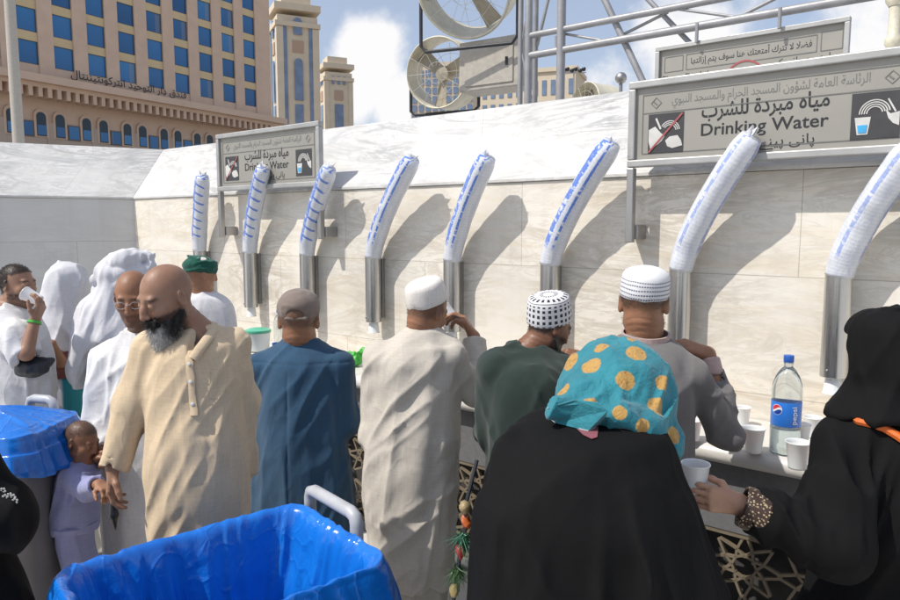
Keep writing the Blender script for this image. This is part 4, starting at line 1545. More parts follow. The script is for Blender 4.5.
mb = MB(); mast = MB()
for px, r_ in ((521, 0.022), (529, 0.03), (536, 0.022)):
    a = fp(px, 0, RD - (0.12 if px != 529 else 0)); mast.tube([low(a), low(a, 5.6)], r_, 10)
for k in range(9):
    a = fp(521, 0, RD - .12); b = fp(536, 0, RD - .12)
    za = 0.6 + k * 0.55
    mast.tube([low(a, za), low(b, za + .55)] if k % 2 else [low(b, za), low(a, za + .55)], 0.010, 6)
mast.build('lattice_mast', M_tube, fr, smooth=True)
pa = fp(561, 50, RD); mb = MB(); mb.tube([low(pa), low(pa, 5.5)], 0.034, 12); mb.build('post', M_tube, fr, smooth=True)
zA = fp(528, 36)[2]; zB = fp(533, 55)[2]
pR = W(3.4, RD, 0)
for z_, nm, r_ in ((zA, 'rail', 0.025), (zB, 'rail', 0.028)):
    mb = MB(); mb.tube([low(fp(527, 40), z_), low(pR, z_)], r_, 14); mb.build(nm, M_tube, fr, smooth=True)
for (x0, y0), (x1, y1), d0, d1, r_ in (((603, -4), (646, 88), RD - .05, RD - .05, 0.024), ((645, -4), (692, 45), RD - .08, RD - .08, 0.018), ((616, 38), (668, 12), RD - .07, RD - .07, 0.011),
                                        ((560, 33), (612, 42), RD - .03, RD - .03, 0.010), ((678, 9), (737, 17), RD - .03, RD - .03, 0.010), ((744, 14), (778, -3), RD - .05, RD - .05, 0.012),
                                        ((549, -4), (537, 46), RD - .06, RD - .06, 0.014), ((556, 36), (556, 52), RD, RD, 0.012)):
    mb = MB(); mb.tube([fp(x0, y0, d0), fp(x1, y1, d1)], r_, 10); mb.build('brace', M_tube, fr, smooth=True)
for px, ytop in ((697, 28), (780, 12)):
    p = fp(px, ytop, RB); mb = MB(); mb.tube([low(p, zB), low(p, zb1)], 0.012, 8); mb.build('hanger', M_tube, fr)
# third drum, seen as an arc over the wall, and small lamps
c3 = at(596, 108, 8.0)
r3, ax3 = fan(c3, 0.26, 0.30, unit(V3(-0.9, -0.43, 0.05)), 0, 'small cream drum fan peeking over the wall top', 0.2)
ubracket(r3, c3, ax3, 0.26, 0.3, 0.29)
cm = at(621, 78, 7.0)
dome = empty('globe_lamp', cm, 'small silver globe lamp on a short post', 'lamp')
mb = MB(); mb.lathe([(0.056 * math.sin(a), -0.056 * math.cos(a)) for a in [math.pi * k / 12 for k in range(13)]], 20, cm); mb.build('globe', M_post, dome, smooth=True)
mb = MB(); mb.tube([cm - UP * 0.045, cm - UP * 0.9], 0.018, 10); mb.box(cm - UP * 0.20, (0.09, 0.08, 0.05)); mb.build('post', M_tube, dome, smooth=True)
# floodlight mast in the distance
Yf = 60.0
fm = at(574, 70, Yf)
fl_ = empty('floodlight_mast', (fm[0], Yf, 0), 'distant dark floodlight cluster on a pole', 'floodlight')
mb = MB(); mb.tube([V3(fm[0], Yf, 0), fm], [0.14, 0.06], 8); mb.build('pole', M_post, fl_)
for k in range(6):
    mb = MB(); mb.lathe([(0, -0.16), (0.13, -0.14), (0.19, 0.05), (0.14, 0.15), (0, 0.16)], 12, fm + V3((k - 2.5) * 0.34, 0.2 * (k % 2), -0.05 + 0.16 * (k % 2))); mb.build('floodlight_head', M_dark, fl_, smooth=True)
mb = MB(); mb.box(fm - UP * 0.2, (2.0, 0.08, 0.08)); mb.build('crossbar', M_post, fl_)
# cream lamp standard cut by the right edge
lpz = at(896, 0, 12.0)
ls = empty('lamp_post', (lpz[0], 12.0, 0), 'cream lamp post top at the extreme right edge', 'lamp')
mb = MB(); mb.lathe([(0.16, 0), (0.14, 0.3), (0.09, 0.4), (0.08, lpz[2] - 0.9), (0.10, lpz[2] - 0.75), (0.13, lpz[2] - .7), (0.13, lpz[2] - .62), (0.09, lpz[2] - .55), (0.09, lpz[2] - .1)], 20, (lpz[0], 12.0, 0)); mb.build('column', M_creamp, ls, smooth=True)
mb = MB(); mb.lathe([(0.1, -.1), (0.15, -0.02), (0.16, 0.1), (0.2, 0.3), (0.17, 0.8), (0.0, 0.9)], 20, lpz); mb.build('lantern', M_creamp, ls, smooth=True)
# grey pole in front of the hotel at far left
pl_ = at(14, 70, 30.0)
po = MB(); po.tube([V3(pl_[0], 30, 0), V3(pl_[0], 30, 13)], [0.24, 0.2], 12)
o = po.build('street_pole', M_greyb, None, (pl_[0], 30, 0), smooth=True)
tag(o, 'plain grey pole standing before the hotel at far left', 'pole')

# ------------------------------------------------------------------ litter bins with blue liners
tb_ = NT('blue bin liner film')
vb_ = tb_.coord()
tb_.color(tb_.ramp(tb_.noise(vb_, 5, 4), [(0.3, (0.005, 0.125, 0.52)), (0.7, (0.008, 0.18, 0.66))]))
tb_.set(Roughness=0.2, Coat_Weight=0.4, Coat_Roughness=0.08, Transmission_Weight=0.0)
cz = tb_.noise(tb_.coord('Object', (1, 1, 0.6)), 26, 5, 0.6, 1.2)
vf = tb_.n('ShaderNodeTexVoronoi', feature='DISTANCE_TO_EDGE'); vf.inputs['Scale'].default_value = 8.0; vf.inputs['Randomness'].default_value = 1.0
wv_ = tb_.n('ShaderNodeMix', data_type='VECTOR'); wv_.inputs['Factor'].default_value = 0.10
tb_.l(tb_.coord('Object', (1, 1, 0.45)), wv_.inputs[4]); nc_ = tb_.n('ShaderNodeTexNoise'); nc_.inputs['Scale'].default_value = 7; tb_.l(vb_, nc_.inputs['Vector']); tb_.l(nc_.outputs['Color'], wv_.inputs[5])
tb_.l(wv_.outputs[1], vf.inputs['Vector'])
fac_ = tb_.ramp(vf.outputs['Distance'], [(0.0, 1.0), (0.05, 0.45), (0.3, 0.0)])
tb_.normal(tb_.bump(fac_, 0.28, 0.014, tb_.bump(cz, 0.22, 0.015)))
tb_.set(Subsurface_Weight=0.1)
tb_.b.inputs['Subsurface Radius'].default_value = (0.02, 0.03, 0.06)
M_liner = tb_.m
M_bin = plain('grey bin plastic', (0.17, 0.17, 0.18), 0.5, scale=8)
M_handle = plain('light grey handle tube', (0.42, 0.43, 0.45), 0.4)


def rrect(p, lx, ly, r=0.07):
    """point and direction on a rounded rectangle outline, p in 0..1"""
    segs = []
    hx, hy = lx / 2 - r, ly / 2 - r
    L = [2 * hx, math.pi * r / 2, 2 * hy, math.pi * r / 2] * 2
    tot = sum(L); d = (p % 1) * tot
    cs = [(-hx, -ly / 2, 0), (hx, -hy, -math.pi / 2), (lx / 2, -hy, math.pi / 2), (hx, hy, 0), (hx, ly / 2, math.pi), (-hx, hy, math.pi / 2), (-lx / 2, hy, -math.pi / 2), (-hx, -hy, math.pi)]
    for i, l in enumerate(L):
        if d <= l or i == 7:
            x, y, a = cs[i]
            if i % 2 == 0: return (x + math.cos(a) * d, y + math.sin(a) * d)
            t = a + d / r
            return (x + r * math.cos(t), y + r * math.sin(t))
        d -= l


def litter_bin(c, lx, ly, ax, rim, drop, label, seed, handle, closed=False):
    r = empty('litter_bin', (c[0], c[1], 0), label, 'litter bin', 'grey litter bins with blue liners')
    ax3 = (ax[0], ax[1], UP)
    P = lambda x, y, z: V3(c[0], c[1], 0) + ax[0] * x + ax[1] * y + UP * z
    n = 60
    # body
    vs, fs = [], []
    pr = [(0.80, 0.06), (0.82, 0.10), (0.95, rim - 0.06), (0.97, rim - 0.03), (0.99, rim - .016), (0.955, rim - .016), (0.94, rim - 0.06), (0.80, 0.12)]
    for k, z in pr:
        for i in range(n):
            x, y = rrect(i / n, lx, ly); vs.append(P(x * k, y * k, z))
    for j in range(len(pr) - 1):
        for i in range(n): fs.append((j * n + i, j * n + (i + 1) % n, (j + 1) * n + (i + 1) % n, (j + 1) * n + i))
    fs.append(list(range(n))[::-1]); fs.append([(len(pr) - 1) * n + i for i in range(n)])
    link_mesh('bin_body', vs, fs, M_bin, r, smooth=True, sharp=40)
    for sx in (-1, 1):
        mb = MB(); mb.lathe([(0, -.03), (0.05, -.03), (0.06, -.015), (0.06, 0.015), (0.05, 0.03), (0, 0.03)], 18, P(sx * lx * 0.33, ly * 0.36, 0.06), (UP, ax[1], ax[0])); mb.build('wheel', M_dark, r, smooth=True)
    # liner: inside, over the rim and down outside, a crumpled single skin with thickness
    n = 260
    ins = ([(0.05, rim + .085), (0.3, rim + .08), (0.55, rim + .065), (0.75, rim + .05), (0.88, rim + .036), (0.945, rim + .026), (0.965, rim + 0.02),] if closed else [(0.70, 0.25), (0.76, 0.45), (0.81, 0.62), (0.86, rim - 0.18), (0.90, rim - 0.09), (0.925, rim - 0.03), (0.95, rim + 0.004),]) + [ (0.99, rim + 0.016), (1.015, rim + 0.012), (1.035, rim - 0.012), (1.045, rim - 0.05),
           (1.05, rim - drop * 0.35), (1.055, rim - drop * 0.6), (1.06, rim - drop * 0.85), (1.05, rim - drop)]
    cr = crom([(i, k, z) for i, (k, z) in enumerate(ins)], 6)
    vs = []
    for a_, k, z in cr:
        for i in range(n):
            x, y = rrect(i / n, lx, ly, 0.08); vs.append(P(x * k, y * k, z))
    V = np.array(vs)
    m = len(cr)
    th = np.tile(np.arange(n) / n * 2 * math.pi, m)
    lev = np.repeat(cr[:, 0] / (len(ins) - 1), n)
    cen = P(0, 0, 0)
    rad = V - cen; rad[:, 2] = 0; rad /= np.linalg.norm(rad, axis=1)[:, None]
    q = np.stack([np.cos(th) * 7.5 + seed, np.sin(th) * 7.5, V[:, 2] * 3.0], 1)
    w1 = 1 - np.abs(2 * vn(q + vn(q * 0.7)[:, None] * 1.2) - 1)
    w2 = vn(V * 14 + seed) - 0.5
    outm = np.clip((lev - 0.62) / 0.3, 0, 1); inm = np.clip((0.4 - lev) / 0.3, 0, 1)
    V += rad * (w1 * (0.055 * outm - 0.042 * np.clip((0.5 - lev) / 0.3, 0, 1)) + w2 * (0.014 * outm))[:, None]
    V[:, 2] += (vn(np.stack([np.cos(th) * 3 + seed * 2, np.sin(th) * 3, lev * 0], 1)) - 0.5) * 0.07 * np.clip((lev - 0.7) / 0.3, 0, 1) + w2 * 0.006 + (w1 - .5) * 0.012 * (1 - outm) * (lev > .3)
    fs = [(j * n + i, j * n + (i + 1) % n, (j + 1) * n + (i + 1) % n, (j + 1) * n + i) for j in range(m - 1) for i in range(n)]
    fs.append([i for i in range(n)][::-1])
    o = link_mesh('bin_liner', V, fs, M_liner, r, smooth=True)
    for (pa_, pb_, h_) in handle:
        a = P(pa_[0], pa_[1], 0); b = P(pb_[0], pb_[1], 0)
        u_ = unit(b - a)
        mb = MB()
        hh = rim + h_
        mb.tube([a + UP * (rim - 0.45), a + UP * (hh - 0.03), a + UP * (hh - 0.008) + u_ * 0.008, a + UP * hh + u_ * 0.03, b + UP * hh - u_ * 0.03, b + UP * (hh - .008) - u_ * 0.008, b + UP * (hh - .03), b + UP * (rim - 0.45)], 0.021, 14)
        mb.build('handle', M_handle, r, smooth=True, sharp=60)
        mb = MB()
        for e in (a, b): mb.box(e + UP * (rim - 0.40), (0.06, 0.06, 0.08), ax3)
        mb.build('handle_clamp', M_dark, r, bevel=0.004)
    return r


rim = 0.95
pb, pr_, plf = onz(287, 512, rim), onz(393, 560, rim), onz(44, 582, rim)
ex = unit(pb - plf); lx = np.linalg.norm(pb - plf)
ey = unit((pb - pr_) - ex * np.dot(pb - pr_, ex)); ly = np.linalg.norm(pb - pr_)
cc = (plf + pr_) / 2
litter_bin(cc, lx * 1.05, ly * 1.08, (ex, ey), rim, 0.26, 'nearest litter bin with open blue liner in the foreground', 2.0, [((lx / 2 + 0.05, 0.25), (lx / 2 + 0.05, -0.04), 0.06)])
rim2 = 1.04
lbc = onz(22, 428, rim2)
litter_bin(V3(lbc[0] - 0.16, lbc[1] + 0.02, 0), 0.60, 0.42, (unit(V3(1, -0.08, 0)), unit(V3(0.08, 1, 0))), rim2, 0.17, 'grey litter bin with blue liner beside the small boy', 5.0, [((-0.02, 0.30), (0.12, 0.27), 0.05)], True)
lb3 = onz(-14, 382, 1.0)
litter_bin(V3(lb3[0] - .12, lb3[1], 0), 0.5, 0.45, (V3(1, 0, 0), V3(0, 1, 0)), 1.0, 0.2, 'blue lined bin only just showing at the left edge', 8.0, [])


# ================================================================== people
FWD = V3(0, CP, -SP)


def dep(p): return float((np.asarray(p) - EYE) @ FWD)


def R(py, xl, xr, Y, ry, dy=0.0):
    p = at((xl + xr) / 2, py, Y)
    return (p[2], p[0], p[1] + dy, (xr - xl) / 2 * dep(p) / FPX, ry)


def G(z, px_l, px_r, Y, ry):
    """a row at a known height: pixel extent measured on the column of the row"""
    p = at((px_l + px_r) / 2, 400, Y)
    return (z, p[0], Y, (px_r - px_l) / 2 * dep(p) / FPX, ry)


class Head:
    def __init__(s, c, yaw, pitch=0, roll=0, k=0.95):
        s.c = np.asarray(c, float); s.R = rot(yaw, pitch, roll); s.k = k

    def w(s, *p): return s.c + s.R @ (np.array(p, float) * s.k)

    def l(s, P): return ((P - s.c) @ s.R) / s.k

    def f(s, fn): return lambda P: fn(s.l(P)) * s.k

    def ax(s, pitch=0, roll=0):
        q = s.R @ rot(0, pitch, roll)
        return q.T


def head_sdf(S, H, jaw=1.0, child=False, lid=0.0):
    a = lambda fn, k: S.add(H.f(fn), k * H.k)
    a(ell((0, 0.014, 0.030), (0.074, 0.094, 0.088)), .01)
    a(ell((0, -0.022, -0.040), (0.060, 0.064, 0.080)), .03)
    if child:
        a(ell((0, -0.03, -0.05), (0.062, 0.06, 0.06)), .02)
    a(cap((-0.046 * jaw, 0.0, -0.062), (-0.014, -0.066, -0.102), 0.018, 0.018), .025)
    a(cap((0.046 * jaw, 0.0, -0.062), (0.014, -0.066, -0.102), 0.018, 0.018), .025)
    a(ball((0, -0.070, -0.103), 0.021), .02)
    for sx in (-1, 1):
        a(ball((sx * 0.040, -0.058, -0.022), 0.022), .02)
        S.sub(H.f(ball((sx * 0.031, -0.100, 0.004), 0.017)), .014)
    a(cap((-0.034, -0.074, 0.026), (0.034, -0.074, 0.026), 0.012, 0.012), .016)
    a(chain([(0, -0.082, 0.018), (0, -0.094, -0.004), (0, -0.106, -0.028)], [0.0085, 0.010, 0.0125]), .010)
    for sx in (-1, 1):
        a(ball((sx * 0.0125, -0.096, -0.031), 0.0095), .006)
        S.sub(H.f(ball((sx * 0.006, -0.103, -0.042), 0.004)), .003)
    a(cap((-0.018, -0.081, -0.060), (0.018, -0.081, -0.060), 0.0075, 0.0075), .008)
    a(cap((-0.015, -0.081, -0.074), (0.015, -0.081, -0.074), 0.0085, 0.0085), .006)
    S.sub(H.f(cap((-0.021, -0.0905, -0.0668), (0.021, -0.0905, -0.0668), 0.0022, 0.0022)), .003)
    for sx in (-1, 1):
        a(ell((sx * 0.031, -0.0765, 0.0098 - .0045 * lid), (0.0160, 0.0130 + .0006 * lid, 0.0080 + .0035 * lid)), .003)
        a(ell((sx * 0.031, -0.0755, -0.0055), (0.0145, 0.0120, 0.0055)), .003)
        Re = rot(0, 0, sx * 10)
        a(ell((sx * 0.0775, 0.014, -0.002), (0.010, 0.019, 0.033), rot(sx * 22, 0, 0)), .006)
        S.sub(H.f(ell((sx * 0.087, 0.008, 0.002), (0.005, 0.010, 0.020), rot(sx * 22, 0, 0))), .004)


def eyes(H, root, gaze=0.0):
    for sx in (-1, 1):
        c = H.w(sx * 0.031, -0.0750, 0.0035)
        mb = MB()
        g = unit(H.R @ V3(0.0, -math.cos(gaze), -math.sin(gaze)))
        x, y = frame(g)
        n = 14
        mb.lathe([(0.0122 * H.k * math.sin(math.pi * i / n), -0.0122 * H.k * math.cos(math.pi * i / n)) for i in range(n + 1)], 20, c, (x, y, g))
        V = np.array(mb.v)
        link_mesh('eye', V, mb.f, M_eye, root, smooth=True, attrs={'iris': np.arccos(np.clip(((V - c) / np.linalg.norm(V - c, axis=1)[:, None]) @ g, -1, 1))})


te = NT('eye')
ir = te.attr('iris')
te.color(te.ramp(ir, [(0.0, (0.004, 0.003, 0.003)), (0.19, (0.004, 0.003, 0.003)), (0.21, (0.05, 0.025, 0.012)), (0.42, (0.03, 0.015, 0.01)), (0.47, (0.34, 0.30, 0.27))]))
te.set(Roughness=0.08)
M_eye = te.m


def hand_sdf(S, wr, f, p, curl=0.4, thumb=1, k=1.0, spread=0.06, tcurl=0.4, curls=None):
    """five fingered hand: wr wrist, f towards the knuckles, p the way the palm faces"""
    f = unit(f); p = np.asarray(p, float); p = unit(p - f * np.dot(p, f)); sd = np.cross(f, p) * thumb   # sd: thumb side
    wr = np.asarray(wr, float)
    kn = []
    for i in range(4):                               # 0 = index (thumb side)
        o = (1.5 - i) * 0.0205
        a = wr + sd * o * 0.55 * k
        b = wr + (f * (0.088 - 0.004 * abs(i - 1) - 0.003 * (i == 3)) + sd * o) * k
        S.add(cap(a, b, 0.0155 * k, 0.0115 * k), 0.016 * k)
        kn.append(b)
    S.add(cap(wr + sd * 0.016 * k + f * 0.012 * k + p * 0.004 * k, wr + sd * 0.024 * k + f * 0.045 * k + p * 0.008 * k, 0.014 * k, 0.013 * k), 0.012 * k)
    L = [(0.040, 0.024, 0.019), (0.044, 0.028, 0.020), (0.041, 0.026, 0.020), (0.032, 0.020, 0.018)]
    for i in range(4):
        c = (curls[i] if curls else curl) * (1 + 0.10 * (i - 1.5))
        d = unit(f + sd * (1.5 - i) * spread)
        ang = 0; pts = [kn[i]]
        for j, l in enumerate(L[i]):
            ang += c * (1.15, 1.35, 0.85)[j]
            pts.append(pts[-1] + (d * math.cos(ang) + p * math.sin(ang)) * l * k)
        S.add(chain(pts, [0.0098 * k, 0.0090 * k, 0.0082 * k, 0.0068 * k], 0.004), 0.0045 * k)
    t0 = wr + (sd * 0.024 + f * 0.030 + p * 0.006) * k
    d1 = unit(f * 0.62 + sd * 0.70 + p * 0.35)
    d2 = unit(f * 0.9 + sd * (0.45 - 0.6 * tcurl) + p * (0.3 + 0.5 * tcurl))
    S.add(chain([t0, t0 + d1 * 0.036 * k, t0 + d1 * 0.036 * k + d2 * 0.032 * k, t0 + d1 * 0.036 * k + d2 * 0.056 * k], [0.0135 * k, 0.0115 * k, 0.0105 * k, 0.008 * k], 0.006), 0.008 * k)


def face_attrs(H, hairf=None, brow=0.85):
    def lip(P):
        q = H.l(P)
        return np.clip(1.3 - np.sqrt((q[:, 0] / 0.021) ** 2 + ((q[:, 2] + 0.067) / 0.0125) ** 2), 0, 0.8) * (q[:, 1] < -0.07) * (np.abs(q[:, 0]) < .04)

    def hair(P):
        q = H.l(P)
        ax_ = np.abs(q[:, 0])
        bz = 0.0275 - 0.10 * np.maximum(ax_ - 0.034, 0) - 0.03 * np.maximum(0.02 - ax_, 0)
        b = np.clip(1.6 - np.abs(q[:, 2] - bz) / 0.0048, 0, 1) * np.clip((ax_ - 0.010) / 0.006, 0, 1) * np.clip((0.054 - ax_) / 0.008, 0, 1) * (q[:, 1] < -0.05) * brow
        near = (q ** 2).sum(1) < 0.2 ** 2
        o = b
        if hairf is not None: o = np.maximum(o, hairf(q))
        return np.clip(o, 0, 1) * near
    return {'lip': lip, 'hair': hair}


def nz(q, s): return vn(q * s) - 0.5


def scalp(q, line=0.045, back=-0.06, soft=0.012, amt=1.0):
    """short hair over the top and the back of the head"""
    z0 = np.where(q[:, 1] > 0.0, back + np.clip((0.05 - q[:, 1]) / 0.05, 0, 1) * 0.055, line + 0.010 * np.sin(q[:, 0] * 60) * 0 + np.clip((0.02 + q[:, 1]) / 0.08, -1, 0) * -0.03)
    return np.clip((q[:, 2] - z0 + nz(q, 180) * 0.006) / soft, 0, 1) * amt


def beardm(q, amt=1.0, up=-0.030, soft=0.012):
    """beard shadow on jaw, cheeks and upper lip"""
    z0 = up - 0.035 * np.clip(1 - np.abs(q[:, 0]) / 0.03, 0, 1) * 0
    m = np.clip((z0 - q[:, 2] + nz(q, 150) * 0.008) / soft, 0, 1) * np.clip((0.022 - q[:, 1]) / 0.02, 0, 1)
    lipz = np.clip(1.2 - np.sqrt((q[:, 0] / 0.022) ** 2 + ((q[:, 2] + 0.068) / 0.011) ** 2), 0, 1) * (q[:, 1] < -0.06)
    nose = np.clip(1.5 - np.sqrt((q[:, 0] / 0.020) ** 2 + ((q[:, 2] + 0.025) / 0.022) ** 2), 0, 1) * (q[:, 1] < -0.07)
    return np.clip(m - lipz - nose, 0, 1) * amt


def make_body(root, H, rows, arms, mat, neck, h=0.006, hairf=None, jaw=1.0, child=False, legs=True, brow=0.85, neck_r=0.055, grow=-0.034, attrs=None, lid=0.0, hair_n=0, hair_l=.006, hair_m=None):
    S = SDF()
    head_sdf(S, H, jaw, child, lid)
    k = H.k
    nb = np.asarray(neck, float)
    S.add(cap(H.w(0, 0.022, -0.055), nb, neck_r * k, (neck_r + 0.004) * k), .03 * k)
    rr = [r for r in rows if 0.5 * k < r[0]]
    S.add(loft(rr, grow=grow), .03)
    for a in arms:
        P_ = [np.asarray(q, float) for q in a['p']]
        S.add(chain(P_, [0.048 * k, 0.040 * k, 0.027 * k], .02), .03)
        if a.get('hand'):
            hd = a['hand']
            hand_sdf(S, P_[2], hd[0], hd[1], hd[2], hd[3], k * 0.98 * a.get('hk', 1.0), tcurl=a.get('tc', .4), curls=a.get('curls'))
    if legs:
        zb = min(r[0] for r in rr); b = [r for r in rr if r[0] == zb][0]
        for sx in (-1, 1):
            x = b[1] + sx * min(0.085 * k, b[3] * .38)
            S.add(chain([V3(x, b[2], zb), V3(x, b[2], 0.47 * k), V3(x, b[2] + .01, 0.085 * k)], [min(0.07 * k, b[3] * .42), min(0.05 * k, b[3] * .36), 0.036 * k]), .02)
            d = unit((H.R @ V3(0, -1, 0)) * [1, 1, 0])
            S.add(cap(V3(x, b[2], 0.042 * k), V3(x, b[2], 0.03 * k) + d * 0.15 * k, 0.034 * k, 0.026 * k), .02)
    def nape(P):
        q = H.l(P)
        m = np.clip((q[:, 1] - .02) / .03, 0, 1) * (np.abs(q[:, 0]) < .07)
        zz = q[:, 2] + 0.10 * q[:, 0] ** 2 / .05 + nz(q, 40) * .006
        return -m * sum(.0022 * np.exp(-((zz - z_) / .0035) ** 2) for z_ in (-.058, -.078, -.098))
    S.disp(nape)
    at_ = face_attrs(H, hairf, brow)
    if attrs: at_.update(attrs)
    bo = sdf_obj('body', S, mat, root, h, attrs=at_)
    if hair_n:
        V = np.empty(len(bo.data.vertices) * 3, np.float32); bo.data.vertices.foreach_get('co', V); V = V.reshape(-1, 3)
        N_ = np.empty(len(V) * 3, np.float32); bo.data.vertices.foreach_get('normal', N_); N_ = N_.reshape(-1, 3)
        A_ = np.empty(len(V), np.float32); bo.data.attributes['hair'].data.foreach_get('value', A_)
        rg = np.random.default_rng(9)
        W_ = V + origin(root)
        q = H.l(W_)
        ok = np.where((A_ > .35) & (q[:, 2] > -.075) & ~((q[:, 1] < -.06) & (q[:, 2] < .034)))[0]
        if len(ok):
            i_ = rg.choice(ok, hair_n)
            d_ = N_[i_] + (H.R @ V3(0, .35, -.55)) * 1.0 + rg.normal(size=(hair_n, 3)) * .3
            d_ /= np.linalg.norm(d_, axis=1)[:, None]
            strands(root, 'hair', hair_m or M_beard, W_[i_] + rg.normal(size=(hair_n, 3)) * .002, d_, hair_l, .0006, 6, .2)
    return bo


def yoke(neck, joints, r0=.045, r1=.058):
    return [(cap(np.asarray(neck) + (np.asarray(j) - neck) * .25, j, r0, r1), .035) for j in joints]


def garment(root, name, mat, rows, sleeves=(), fold=(), k=0.028, h=0.007, ex=2.0, subs=(), adds=(), cuts=(), attrs=None, box=None):
    S = SDF()
    S.add(loft(rows, ex=ex), 0.01)
    for pts, rs in sleeves: S.add(sleeve(pts, rs, 0.03), k)
    for fn, kk in adds: S.add(fn, kk)
    for fn, kk in subs: S.sub(fn, kk)
    for fn, kk in cuts: S.cut(fn, kk)
    for g in fold: S.disp(g)
    return sdf_obj(name, S, mat, root, h, attrs=attrs, margin=0.022, box=box)


def zmask(z0, z1, a0=0.25, a1=1.0):
    """weight a0 above z1, a1 below z0"""
    return lambda P: a1 + (a0 - a1) * np.clip((P[:, 2] - z0) / (z1 - z0), 0, 1)


def strands(parent, name, mat, roots, dirs, length, width=0.0011, seed=1, curl=0.25, attrs=None):
    rg = np.random.default_rng(seed)
    n = len(roots)
    v = []; f = []
    side = np.cross(dirs, rg.normal(size=(n, 3))); side /= np.linalg.norm(side, axis=1)[:, None] + 1e-9
    ln = length * rg.uniform(0.55, 1.15, n)
    bend = rg.normal(size=(n, 3)) * curl
    m = 4
    pts = []
    for j in range(m + 1):
        q = j / m
        c = roots + dirs * (ln * q)[:, None] + bend * (ln * q * q)[:, None]
        w = width * (1 - q * 0.85)
        pts.append(np.stack([c - side * w, c + side * w], 1))
    V = np.stack(pts, 1).reshape(-1, 3)
    idx = np.arange(n)[:, None] * (m + 1) * 2
    F = []
    for j in range(m):
        b = idx + j * 2
        F.append(np.concatenate([b, b + 1, b + 3, b + 2], 1))
    return link_mesh(name, V, np.concatenate(F), mat, parent, smooth=True, attrs=attrs(V) if attrs else None)


def collar_ring(root, mat, c, rx, ry, tilt, hgt=0.035, name='collar', th=0.006, gap=None, yaw=0):
    mb = MB()
    n = 40
    a0, a1 = (0, 2 * math.pi) if gap is None else (gap, 2 * math.pi - gap)
    v = []; f = []
    T = rot(yaw, tilt, 0)
    for i in range(n + 1):
        t = a0 + (a1 - a0) * i / n
        d = V3(math.sin(t), -math.cos(t), 0)
        for (g, z) in ((0, 0), (-0.004, hgt), (-0.004 - th, hgt), (-th, 0)):
            v.append(np.asarray(c) + T @ V3(d[0] * (rx + g), d[1] * (ry + g), z))
    for i in range(n):
        for j in range(4): f.append((i * 4 + j, i * 4 + (j + 1) % 4, (i + 1) * 4 + (j + 1) % 4, (i + 1) * 4 + j))
    f += [(0, 1, 2, 3), (n * 4 + 3, n * 4 + 2, n * 4 + 1, n * 4)]
    return link_mesh(name, v, f, mat, root, smooth=True, sharp=45, recalc=True)


# ------------------------------------------------------------------ materials for people
K_dark = skin('deep brown skin', (0.20, 0.095, 0.055))
K_umber = skin('umber skin', (0.31, 0.175, 0.115))
K_brown = skin('brown skin', (0.30, 0.15, 0.085), hair=(0.03, 0.025, 0.022))
K_tan = skin('tan skin', (0.38, 0.20, 0.12))
K_fair = skin('light skin', (0.50, 0.29, 0.19))
C_beige = cloth('beige cotton', (0.60, 0.47, 0.315), cb=0.4)
C_blue = cloth('slate blue cotton', (0.026, 0.072, 0.132), cb=0.4, var=0.12)
C_off = cloth('off white cotton', (0.52, 0.475, 0.41), cb=0.45)
C_green = cloth('dark green jersey', (0.020, 0.034, 0.028), cb=0.25)
C_grey = cloth('grey marl jersey', (0.16, 0.15, 0.147), cb=0.3)
C_pink = cloth('dusty pink cotton', (0.46, 0.33, 0.30))
C_black = cloth('black crepe', (0.0042, 0.0042, 0.0046), rough=0.85, cb=0.45, cs=9, sheen=0.0)
C_white = cloth('white towelling', (0.64, 0.635, 0.64), weave=450, wb=0.5, cb=0.5)
C_white2 = cloth('white muslin', (0.64, 0.635, 0.66), cb=0.5)
C_stone = cloth('pale stone cotton', (0.42, 0.40, 0.35), cb=0.3)
C_lav = cloth('lavender cotton', (0.27, 0.28, 0.47), cb=0.4)
C_dgreen = cloth('dark green turban cloth', (0.008, 0.085, 0.058), cb=0.5)
C_cap = cloth('taupe cap cloth', (0.21, 0.165, 0.14), weave=600, wb=0.5)
C_wcap = cloth('white knitted cap', (0.72, 0.68, 0.63), weave=260, wb=0.8)
M_beard = plain('black beard hair', (0.022, 0.019, 0.017), 0.6)
M_ghair = plain('greying short hair', (0.16, 0.15, 0.14), 0.6)

# ---- beige kameez man, facing the viewer
Y = 2.5
p5 = empty('person', (at(195, 450, Y)[0], Y, 0), 'bearded bald person in a beige kameez walking towards the camera', 'person', 'people at the drinking water wall')
H5 = Head(at(166, 298, Y - .05), -36, 20, 0, 0.98)
rows5 = [R(326, 180, 214, Y + .02, .06), R(334, 172, 224, Y + .01, .085), R(344, 163, 233, Y, .105), R(360, 154, 238, Y, .125), R(400, 151, 240, Y - .01, .14), R(440, 148, 246, Y - .02, .15), R(480, 149, 248, Y - .02, .155), R(535, 152, 247, Y, .155), G(.42, 152, 246, Y, .15), G(.12, 154, 244, Y, .14)]
ra = [at(153, 350, Y), at(135, 402, Y - .02), at(113, 467, Y - .08)]
la = [at(231, 346, Y + .05), at(240, 402, Y + .10), at(240, 470, Y + .08)]
nk5 = at(198, 332, Y + .03)
make_body(p5, H5, rows5, [{'p': ra, 'hand': (V3(-.12, -.15, -1), V3(.8, .35, 0), .42, 1), 'tc': .2}, {'p': la, 'hand': (V3(0, -.1, -1), V3(-1, 0, 0), .4, -1)}],
          K_umber, at(198, 330, Y + .02), 0.0042, lambda q: np.maximum(scalp(q, .06, -.05, .03, .12), beardm(q, .9, -.028)), lid=1, grow=-.022, neck_r=.049)
eyes(H5, p5, 0.45)
chest = at(189, 338, Y - .115)
